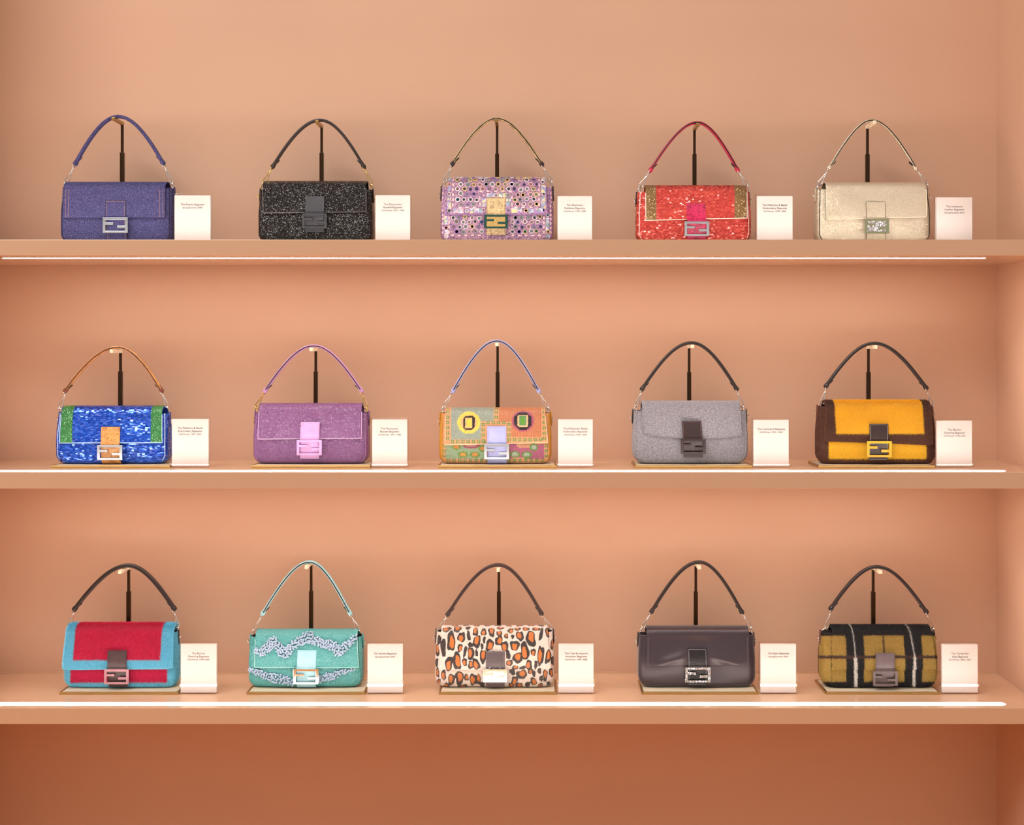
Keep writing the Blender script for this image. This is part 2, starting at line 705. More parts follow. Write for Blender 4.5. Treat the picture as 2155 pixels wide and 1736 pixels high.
def crop_coords_body(b, P):
    return b.cX(P[..., 0], P[..., 1]), b.cZ(P[..., 2], P[..., 1])


def crop_coords_flap(b, P):
    """pattern coordinates that follow the cloth: down the flap by its own length"""
    cx = b.cX(P[..., 0], 0.152)
    d = np.linalg.norm(np.diff(P, axis=0), axis=2)
    s = np.concatenate([np.zeros((1, P.shape[1])), np.cumsum(d, axis=0)], 0)
    tot = s[-1:]
    hemc = b.cZ(P[-1:, :, 2], P[-1:, :, 1])
    mm = (DIST + 0.152) / F * CS
    return cx, hemc - (tot - s) / mm


# --- pieces laid on a skin
def strands(surf, count, length, width, region=None, comb=(0, -0.25, -1.0), lift=0.75, jit=0.35, r0=0, r1=None):
    """fur as single tapered blades; returns dict region -> (V, F)"""
    P, N, cx, cy = surf.scatter(count, r0, r1)
    ids = region(cx + rng.normal(0, 5, count), cy + rng.normal(0, 5, count)) if region is not None else np.zeros(count, int)
    comb = np.array(comb) / np.linalg.norm(comb)
    T = comb[None, :] - N * (N @ comb)[:, None]
    D = N * lift + T * 0.8 + rng.normal(0, jit, (count, 3))
    D /= np.linalg.norm(D, axis=1)[:, None]
    Ln = length * (0.6 + 0.8 * rng.random(count))[:, None]
    S = np.cross(D, N + rng.normal(0, 0.3, (count, 3)))
    S /= np.linalg.norm(S, axis=1)[:, None] + 1e-9
    V = np.stack([P - S * width / 2 - N * 0.0004, P + S * width / 2 - N * 0.0004, P + D * Ln], 1)
    out = {}
    for k in np.unique(ids):
        v = V[ids == k].reshape(-1, 3)
        out[int(k)] = (v, np.arange(len(v)).reshape(-1, 3))
    return out


def tiles(surf, w, h, keep, tilt=0.07, off=0.0008, r0=0):
    """small flat rectangles in rows (sequins)"""
    P = surf.P
    mid = P[:, surf.nc // 2]
    s = np.concatenate([[0], np.cumsum(np.linalg.norm(np.diff(mid, axis=0), axis=1))])
    rows = np.arange(s[r0] + h / 2, s[-1], h * 0.9)
    rr = np.interp(rows, s, np.arange(surf.nr))
    mb_V = []
    for k, r in enumerate(rr):
        i = int(min(r, surf.nr - 1))
        line = P[i]
        d = np.concatenate([[0], np.cumsum(np.linalg.norm(np.diff(line, axis=0), axis=1))])
        xs = np.arange(w / 2 + (k % 2) * 0.0 + rng.random() * w * 0.3, d[-1], w * 0.98)
        cc = np.interp(xs, d, np.arange(surf.nc))
        Q, N, cx, cy = surf.at(np.full(len(cc), r), cc)
        ok = keep(cx, cy)
        Q, N = Q[ok], N[ok]
        if len(Q) == 0:
            continue
        Nn = N + rng.normal(0, tilt, N.shape)
        Nn /= np.linalg.norm(Nn, axis=1)[:, None]
        up = np.tile(np.array([0, 0, 1.0]), (len(Q), 1)); up[np.abs(N[:, 2]) > 0.8] = (0, 1, 0)
        T = np.cross(up, Nn); T /= np.linalg.norm(T, axis=1)[:, None]
        B = np.cross(Nn, T)
        C = Q + N * off
        hw, hh = w * 0.49, h * 0.56
        mb_V.append(np.stack([C - T * hw - B * hh, C + T * hw - B * hh, C + T * hw + B * hh, C - T * hw + B * hh], 1))
    V = np.concatenate(mb_V).reshape(-1, 3)
    return V, np.arange(len(V)).reshape(-1, 4)


def put(b, name, V, faces, mats, parent=None, smooth=True, mi=None, cols=None, kind=None, label=None):
    V = np.array(V, dtype=float)
    V[:, 2] = np.maximum(V[:, 2], b.z0 + 0.0003)      # nothing sinks into the stand's base
    me = make_mesh(name, V, faces, smooth, mi, cols)
    o = link(name, me, mats, parent or b.root, b.org)
    if kind:
        o['kind'] = kind
    if label:
        o['label'] = label
    return o


def putmb(b, name, mb, mats, parent=None, smooth=True, kind=None, label=None, colors=False):
    o = link(name, mb.mesh(name, smooth, colors), mats, parent or b.root, b.org)
    if kind:
        o['kind'] = kind
    if label:
        o['label'] = label
    return o


def build_body(b, mats, color=None):
    P, nf = b.body_grid()
    nr, nc = P.shape[:2]
    V = P.reshape(-1, 3)
    q = grid_faces(nr, nc, True)
    # open top: rim turned in, dark lining below
    top = P[-1]
    c = np.array([b.xc, YC, 0])
    inner = top.copy(); inner[:, 0] = b.xc + (top[:, 0] - b.xc) * 0.985; inner[:, 1] = YC + (top[:, 1] - YC) * 0.88
    low = inner.copy(); low[:, 2] -= 0.02
    n0 = len(V)
    V = np.concatenate([V, inner, low])
    j = np.arange(nc); j2 = (j + 1) % nc
    base = (nr - 1) * nc
    q2 = np.stack([base + j, base + j2, n0 + j2, n0 + j], 1)
    q3 = np.stack([n0 + j, n0 + j2, n0 + nc + j2, n0 + nc + j], 1)
    cap = (n0 + nc + np.arange(nc))[None, :]
    bot = np.arange(nc)[None, ::-1]
    quads = np.concatenate([q, q2, q3])
    mi = np.concatenate([np.zeros(len(q) + len(q2)), np.ones(len(q3) + 1), np.zeros(1)]).astype(int)
    cols = None
    cx, cy = crop_coords_body(b, P)
    if color is not None:
        cc = color(cx, cy).reshape(-1, 3)
        cols = np.concatenate([cc, cc[base:base + nc], cc[base:base + nc]])
    o = put(b, 'body', V, [quads, cap, bot], [mats, M['lining']], mi=mi, cols=cols)
    b.body_surf = Surf(P[:, :nf + 1], cx[:, :nf + 1], cy[:, :nf + 1])
    b.body = o
    return o


def build_flap(b, mats, color=None, thick=0.0026):
    P = b.flap_grid()
    nr, nc = P.shape[:2]
    cx, cy = crop_coords_flap(b, P)
    cols = color(cx, cy).reshape(-1, 3) if color is not None else None
    S = Surf(P[::-1], cx[::-1], cy[::-1])
    b.flap_surf = S
    b.flap_P = P
    o = put(b, 'flap', P[::-1].reshape(-1, 3), [grid_faces(nr, nc)], mats, cols=cols[::-1] if False else
            (color(cx[::-1], cy[::-1]).reshape(-1, 3) if color is not None else None))
    md = o.modifiers.new('thickness', 'SOLIDIFY')
    md.thickness = thick
    md.offset = -1.0
    b.flap = o
    if b.trim:
        # edging along both sides and the hem
        nb = nr - int(44 * b.res) + 1
        left = P[nb:, 0]; right = P[nb:, -1][::-1]
        path = np.concatenate([left[:-1], P[-1], right[1:]])[::2]
        path = path + np.array([0, -0.0004, 0])
        mb = MB().tube(path, b.trim_r, 6)
        putmb(b, 'flap_edging', mb, b.trim, parent=o)
    return o


def build_piping(b, mat, r=0.0011):
    h = np.concatenate([b.rc * (1 - np.cos(np.linspace(0, math.pi / 2, 14)))[:-1], np.linspace(b.rc, b.H, 24)])
    u = 0.955
    left = []
    for s in (-1, 1):
        x = b.xc + s * b.ah(h) * u
        y = YC - b.bh(h) * (1 - u ** 7) ** (1 / 7.0) - 0.0006
        left.append(np.stack([x, y, b.z0 + h + r], 1))
    path = np.concatenate([left[0][::-1], left[1]])
    o = putmb(b, 'piping', MB().tube(path, r, 6), mat, parent=b.body)
    return o


def dashes(path, inset_n, length=0.0016, gap=0.0012, w=0.00035, up=0.0003):
    """short raised stitches along a polyline, lying in the XZ plane"""
    P = np.asarray(path, float)
    d = np.concatenate([[0], np.cumsum(np.linalg.norm(np.diff(P, axis=0), axis=1))])
    mb = MB()
    for s in np.arange(0, d[-1] - length, length + gap):
        p = np.array([np.interp(s, d, P[:, k]) for k in range(3)])
        q = np.array([np.interp(s + length, d, P[:, k]) for k in range(3)])
        t = (q - p) / (np.linalg.norm(q - p) + 1e-9)
        n = np.array([t[2], 0, -t[0]]) * w
        o = np.array([0, -up, 0])
        V = [p - n, q - n, q + n, p + n, p - n + o, q - n + o, q + n + o, p + n + o]
        mb.add(V, [[(0, 1, 2, 3), (4, 5, 6, 7), (0, 1, 5, 4), (1, 2, 6, 5), (2, 3, 7, 6), (3, 0, 4, 7)]])
    return mb


def tab_y(b, z):
    zh = float(np.mean(b.hem_z(np.array([0.5]))))
    off = 0.0012 + b.tab_off
    k = sstep(0.0, 1.0, (zh - np.asarray(z)) / max(zh - b.ztab0, 1e-3))
    upper = b.flap_y(z) - off
    lower = YC - b.bh(np.asarray(z) - b.z0) - off - b.flap_off * (1 - k) * 1.0 - 0.0015 - b.wob * 1.5
    return np.minimum(np.where(np.asarray(z) >= zh, upper, lower), lower + 0.004) - b.wob * 1.2


def build_tab(b, mat, stitch=None, label=None, edge=None):
    z1 = b.Z(b.tab[2], 0.146)
    b.ztab0 = z0 = max(b.Z(b.tab[3], 0.146), b.z0 + 0.0005)
    x0, x1 = b.X(b.tab[0], 0.146), b.X(b.tab[1], 0.146)
    sh = (b.X(b.tab[4], 0.146) - x0) if len(b.tab) > 4 else 0.0
    zs = np.linspace(z1, z0, 40)
    ys = tab_y(b, zs)
    th = 0.0024
    mb = MB()
    n = len(zs)
    V = []
    for z, y in zip(zs, ys):
        f = (z1 - z) / (z1 - z0)
        xa, xb = x0 + sh * f, x1 + sh * f
        e = 0.0007
        V += [(xa, y + th, z), (xa, y + e, z), (xa + e, y, z), (xb - e, y, z), (xb, y + e, z), (xb, y + th, z)]
    q = []
    for i in range(n - 1):
        for j in range(6):
            j2 = (j + 1) % 6
            q.append((i * 6 + j, i * 6 + j2, (i + 1) * 6 + j2, (i + 1) * 6 + j))
    o = put(b, 'clasp_tab', V, [np.array(q), np.arange(6)[None, ::-1], ((n - 1) * 6 + np.arange(6))[None, :]], mat, smooth=False, label=label)
    if stitch is not None:
        i = 0.0022
        mb = MB()
        f = (zs[0] - zs) / (z1 - z0)
        l = np.stack([x0 + sh * f + i, ys - 0.0001, zs], 1)
        r = np.stack([x1 + sh * f - i, ys - 0.0001, zs], 1)
        t = np.array([[x0 + i, ys[1], z1 - i], [x1 - i, ys[1], z1 - i]])
        bt = np.array([[x0 + sh + i, ys[-2], z0 + i], [x1 + sh - i, ys[-2], z0 + i]])
        for path in (l[2:-2], r[2:-2], t, bt):
            d = dashes(path, 0)
            for v, c in zip(d.V, d.C):
                pass
            mb.V += d.V; mb.C += d.C
            for k in d.F:
                mb.F.setdefault(k, []).extend([f_ + mb.n for f_ in d.F[k]])
                mb.M.setdefault(k, []).extend(d.M[k])
            mb.n += d.n
        putmb(b, 'stitching', mb, stitch, parent=o, smooth=False, kind='stuff')
    b.tab_ob = o
    if edge is not None:
        f = (zs[0] - zs) / (z1 - z0)
        l = np.stack([x0 + sh * f, ys + 0.0008, zs], 1); r = np.stack([x1 + sh * f, ys + 0.0008, zs], 1)
        putmb(b, 'tab_edge', MB().tube(np.concatenate([l[::-1], r]), 0.0007, 6), edge, parent=o)
    return o


def build_buckle(b, mat, fill=None, thick=0.0034, fill_front=0.0):
    """rectangular frame with two facing bars, one from the left, one from the right"""
    x0c, x1c, y0c, y1c = b.buckle
    z1, z0 = b.Z(y0c, 0.141), b.Z(y1c, 0.141)
    x0, x1 = b.X(x0c, 0.141), b.X(x1c, 0.141)
    zz = np.linspace(z0, z1, 9)
    yb = float(np.min(tab_y(b, zz))) - 0.0006
    gx = [0, .105, .42, .575, .89, 1]
    gz = [0, .135, .31, .475, .53, .68, .85, 1]     # from the bottom
    solid = set()
    for i in range(5):
        for j in range(7):
            fx = (gx[i] + gx[i + 1]) / 2; fz = (gz[j] + gz[j + 1]) / 2
            if fx < .105 or fx > .89 or fz < .135 or fz > .85:
                solid.add((i, j))
            elif .53 < fz < .68 and fx < .42:
                solid.add((i, j))
            elif .31 < fz < .475 and fx > .575:
                solid.add((i, j))
    V = []; idx = {}
    def vid(i, j, k):
        key = (i, j, k)
        if key not in idx:
            idx[key] = len(V)
            V.append((x0 + (x1 - x0) * gx[i], yb - (thick if k else 0), z0 + (z1 - z0) * gz[j]))
        return idx[key]
    q = []
    for (i, j) in solid:
        q.append((vid(i, j, 1), vid(i + 1, j, 1), vid(i + 1, j + 1, 1), vid(i, j + 1, 1)))
        q.append((vid(i, j, 0), vid(i, j + 1, 0), vid(i + 1, j + 1, 0), vid(i + 1, j, 0)))
        for (di, dj, e) in ((-1, 0, ((0, 0), (0, 1))), (1, 0, ((1, 1), (1, 0))), (0, -1, ((1, 0), (0, 0))), (0, 1, ((0, 1), (1, 1)))):
            if (i + di, j + dj) not in solid:
                (a, c), (d, f) = e
                q.append((vid(i + a, j + c, 0), vid(i + a, j + c, 1), vid(i + d, j + f, 1), vid(i + d, j + f, 0)))
    o = put(b, 'buckle', V, [np.array(q)], mat, smooth=False)
    bevel(o, 0.0006, 2)
    b.buckle_y = yb
    b.buckle_box = (x0, x1, z0, z1)
    if fill is not None:
        m = MB().box((x0 + (x1 - x0) * .07, yb - thick * (0.35 + fill_front), z0 + (z1 - z0) * .09), (x1 - (x1 - x0) * .07, yb + 0.0005, z1 - (z1 - z0) * .09))
        putmb(b, 'buckle_plate', m, fill, parent=o, smooth=False)
    return o


def strap_path(b, n=64):
    L, A, R = b.handle
    def arm(E, k):
        t = np.linspace(0, 1, n // 2)
        g = (np.sqrt(1 + (k * t) ** 2) - 1) / (math.sqrt(1 + k * k) - 1)
        return A[0] + (E[0] - A[0]) * t, A[1] + (E[1] - A[1]) * g
    lx, ly = arm(L, b.k); rx, ry = arm(R, b.k)
    cx = np.concatenate([lx[::-1], rx[1:]]); cy = np.concatenate([ly[::-1], ry[1:]])
    # even out the crown
    for _ in range(3):
        cy[1:-1] = 0.25 * cy[:-2] + 0.5 * cy[1:-1] + 0.25 * cy[2:]
    return np.stack([b.X(cx, YC), np.full(len(cx), YC), b.Z(cy, YC)], 1)


def build_handle(b, mat, edge=None, end_mat=None, stitch=None):
    P = strap_path(b)
    b.strap = P
    t = b.strap_t; d = b.strap_d
    V, fs = sweep(P, t, 14, False, d, power=3.2)
    o = put(b, 'handle', V, fs, mat)
    b.handle_ob = o
    if edge is not None:
        e = P + np.array([0, -d + 0.0002, 0])
        putmb(b, 'edge_dye', MB().tube(e, 0.0014, 6), edge, parent=o)
    else:
        T = np.gradient(P, axis=0); T /= np.linalg.norm(T, axis=1)[:, None]
        nrm = np.stack([-T[:, 2], np.zeros(len(T)), T[:, 0]], 1)
        e = P + np.array([0, -d + 0.0008, 0]) - nrm * t * 0.25
        putmb(b, 'seam', MB().tube(e, 0.0007, 6), stitch or M['edge_black'], parent=o)
    em = end_mat or mat
    for s in (0, 1):
        E = P[0] if s == 0 else P[-1]
        T = (P[0] - P[4]) if s == 0 else (P[-1] - P[-5])
        T = T / np.linalg.norm(T)
        k = np.array([-0.014, -0.009, -0.004, 0.001, 0.005, 0.008, 0.0095])
        rad = np.array([0.0036, 0.0042, 0.0046, 0.0056, 0.0058, 0.0045, 0.0012]) * (t / 0.0036) ** 0.5
        pts = E[None, :] + T[None, :] * k[:, None]
        V, fs = sweep(pts, rad, 10, False, rad * 1.35)
        e = put(b, 'handle_end', V, fs, em, parent=o)
        # loose tongue of the folded strap
        n_in = np.array([-T[2], 0, T[0]])
        if (n_in[0] > 0) != (s == 0):
            n_in = -n_in
        tg = b.tongue
        a0 = E - T * 0.004 + n_in * tg * 0.002
        a1 = E - T * 0.012 + n_in * tg * 0.0042
        a2 = E - T * 0.018 + n_in * tg * 0.0062
        V, fs = sweep(np.stack([a0, a1, a2]), [0.0017, 0.0016, 0.001], 8, False, [0.006, 0.0065, 0.003])
        put(b, 'handle_tongue', V, fs, em if edge is None else edge, parent=o)
    return o


def build_clasps(b):
    mt = M[b.metal]
    P = b.strap
    for s in (0, 1):
        E = P[0] if s == 0 else P[-1]
        c = b.clasp[s]
        C = np.array([b.X(c[0], YC), YC, b.Z(c[1], YC)])
        A = E + (C - E) * 0.05
        D = C - A; Ln = np.linalg.norm(D); D /= Ln
        S = np.array([-D[2], 0, D[0]])
        # pear-shaped spring hook
        half = np.array([[0, .0006], [.2, .0014], [.45, .0028], [.7, .0043], [.82, .0050], [.92, .0046], [.98, .0030], [1.0, 0.0]])
        tt = np.linspace(0, 1, 15)
        ki = np.linspace(0, 1, len(half))
        hu, hw = np.interp(tt, ki, half[:, 0]), np.interp(tt, ki, half[:, 1])
        u = np.concatenate([hu, hu[::-1][1:]]); wd = np.concatenate([hw, -hw[::-1][1:]])
        z0, z1 = 0.34 * Ln, Ln + 0.001
        pts = A[None] + D[None] * (z0 + (z1 - z0) * u)[:, None] + S[None] * wd[:, None]
        hook = putmb(b, 'clasp_hook', MB().tube(pts, 0.0013, 7, True), mt)
        # swivel barrel with collars
        kk = np.array([0.2, 0.22, 0.225, 0.27, 0.275, 0.32, 0.325, 0.38]) * Ln
        rr = np.array([0.0010, 0.0010, 0.0021, 0.0021, 0.0013, 0.0013, 0.0022, 0.0014])
        V, fs = sweep(A[None] + D[None] * kk[:, None], rr, 10)
        put(b, 'swivel', V, fs, mt, parent=hook)
        # eye that carries the handle
        k = np.linspace(0, 2 * math.pi, 20, endpoint=False)
        mid = A + D * 0.06 * Ln
        pts = mid[None] + D[None] * (np.cos(k) * 0.16 * Ln)[:, None] + (S * 0.45 + np.array([0, 0.9, 0]))[None] * (np.sin(k) * 0.0058)[:, None]
        putmb(b, 'swivel_eye', MB().tube(pts, 0.0011, 7, True), mt, parent=hook)
        # ring on the bag, its leather tab and the spare ring on the side
        sg = -1 if s == 0 else 1
        bx = b.xc + sg * b.ah(np.array(b.H))
        top = np.array([bx - sg * 0.001, YC, b.z1 + 0.001])
        m1 = (C + top) / 2
        d = top - C; ld = max(np.linalg.norm(d), 0.008); d = d / (np.linalg.norm(d) + 1e-9)
        pts = m1[None] + d[None] * (np.cos(k) * (ld / 2 + 0.002))[:, None] + np.array([0.35 * sg, -0.9, 0])[None] * (np.sin(k) * 0.0062)[:, None]
        putmb(b, 'bag_ring', MB().tube(pts, 0.0011, 7, True), mt)
        hh = np.array([b.H + 0.004, b.H - 0.004, b.H - 0.014, b.H - 0.026, b.H - 0.032])
        pts = np.stack([b.xc + sg * (b.ah(np.minimum(hh, b.H)) + 0.0016), np.full(5, YC - 0.002), b.z0 + hh], 1)
        V, fs = sweep(pts, [0.0018, 0.0021, 0.0019, 0.0019, 0.0012], 8, False, [0.006, 0.007, 0.007, 0.0065, 0.003])
        tb = put(b, 'side_tab', V, fs, b.side_mat)
        rc = np.array([b.xc + sg * (b.ah(np.array(b.H - 0.018)) + 0.0045), YC - 0.002, b.z0 + b.H - 0.019 + 0.004 * (s == b.ring_up)])
        tilt = -0.9 if s == b.ring_up else 0.18
        ax = np.array([sg * math.sin(abs(tilt)), 0, math.cos(tilt)])
        pts = rc[None] + ax[None] * (np.cos(k) * 0.0058)[:, None] + np.array([0.2 * sg, -0.97, 0])[None] * (np.sin(k) * 0.0052)[:, None]
        putmb(b, 'side_ring', MB().tube(pts, 0.0010, 7, True), mt, parent=tb)


# ------------------------------------------------------------------ stands and signs
def build_stand(b, label):
    x = b.X(b.pole[0], 0.2312)
    org = (x, 0.2312, b.zs)
    root = empty('display_stand', org)
    tag(root, label, 'stand', 'telescopic bag stands')
    tl, tr = b.X(b.tray[0], TRAY[0]), b.X(b.tray[1], TRAY[0])
    fw = 0.005
    y0, y1 = TRAY
    z0, z1 = b.zs, b.zs + TRAY_H
    mb = MB()
    mb.box((tl, y0, z0), (tr, y0 + fw, z1)); mb.box((tl, y1 - fw, z0), (tr, y1, z1))
    mb.box((tl, y0 + fw, z0), (tl + fw, y1 - fw, z1)); mb.box((tr - fw, y0 + fw, z0), (tr, y1 - fw, z1))
    fr = link('base_frame', mb.mesh('base_frame', False), M['brass'], root, org)
    bevel(fr, 0.0006, 2)
    link('base_inlay', MB().box((tl + fw, y0 + fw, z0), (tr - fw, y1 - fw, z1 - 0.0006)).mesh('base_inlay', False), M['inlay'], root, org)
    near = np.abs(np.linspace(b.strap[0, 0], b.strap[-1, 0], 600) - x) < 0.0048
    line = np.interp(np.linspace(b.strap[0, 0], b.strap[-1, 0], 600), b.strap[:, 0], b.strap[:, 2])
    slope = abs(line[near][-1] - line[near][0]) / 0.0096
    ztop = float(line[near].min()) - b.strap_t * math.sqrt(1 + slope * slope) - 0.0003
    zm = b.Z(b.pole[1], 0.2312)
    w = 0.0049
    o = link('pole', MB().box((x - w, 0.2312 - w, z1 - 0.0006), (x + w, 0.2312 + w, zm)).mesh('pole', False), M['bronze'], root, org)
    bevel(o, 0.0006)
    w2 = 0.0031
    o = link('rod', MB().box((x - w2, 0.2312 - w2, zm - 0.004), (x + w2, 0.2312 + w2, ztop - 0.0005)).mesh('rod', False), M['bronze'], root, org)
    bevel(o, 0.0005)
    wa = 0.0042
    o = link('arm', MB().box((x - wa, 0.160, ztop - 0.0085), (x + wa, 0.2312 + w2, ztop)).mesh('arm', False), M['lit_arm'] if b.row > 0 or b.arm_ivory else M['brass'], root, org)  # lower rows get the brass with light in its colour, top row mostly plain
    bevel(o, 0.0012)
    return root


TEXT_TMP = []


def text_mesh(lines, xc, y, sizes, ztops, name):
    """flat lettering standing upright, facing the viewer"""
    allV = []; allF = {}; n = 0
    for txt, size, z in zip(lines, sizes, ztops):
        cu = bpy.data.curves.new('line', 'FONT')
        cu.body = txt
        cu.size = size
        cu.align_x = 'CENTER'
        cu.resolution_u = 3
        ob = bpy.data.objects.new('line', cu)
        COL.objects.link(ob)
        bpy.context.view_layer.update()
        me = bpy.data.meshes.new_from_object(ob.evaluated_get(bpy.context.evaluated_depsgraph_get()))
        v = np.zeros(len(me.vertices) * 3); me.vertices.foreach_get('co', v); v = v.reshape(-1, 3)
        allV.append(np.stack([v[:, 0] * 0.97 + xc, np.full(len(v), y), v[:, 1] + z], 1))
        for p in me.polygons:
            allF.setdefault(len(p.vertices), []).append([k + n for k in p.vertices])
        n += len(v)
        bpy.data.objects.remove(ob); bpy.data.curves.remove(cu); bpy.data.meshes.remove(me)
    return make_mesh(name, np.concatenate(allV), [np.array(allF[k]) for k in sorted(allF)], smooth=False)


def build_sign(b, label):
    y0 = 0.119; th = 0.016
    x0, x1 = b.X(b.sign[0], y0), b.X(b.sign[1], y0)
    z0 = b.zs
    z1 = b.Z(b.sign[2], y0)
    org = ((x0 + x1) / 2, y0 + th / 2, z0)
    root = empty('caption_sign', org)
    tag(root, label, 'sign', 'acrylic caption signs')
    a = link('acrylic_block', MB().box((x0, y0, z0), (x1, y0 + th, z1)).mesh('acrylic_block', False), M['acrylic'], root, org)
    bevel(a, 0.0008, 2)
    e = 0.0028
    link('caption_card', MB().box((x0 + e, y0 + 0.003, z0 + 0.0035), (x1 - e, y0 + th - 0.003, z1 - 0.0045)).mesh('caption_card', False), M['card'], root, org)
    n = len(b.text)
    mm = (DIST + y0) / F * CS
    first = z1 - 120 * mm
    zs = [first - 31 * mm * k for k in range(n)]
    sizes = [0.0070] * (n - 1) + [0.0059]
    me = text_mesh(b.text, (x0 + x1) / 2, y0 + 0.0027, sizes, zs, 'lettering')
    link('lettering', me, M['ink'], root, org)
    return root

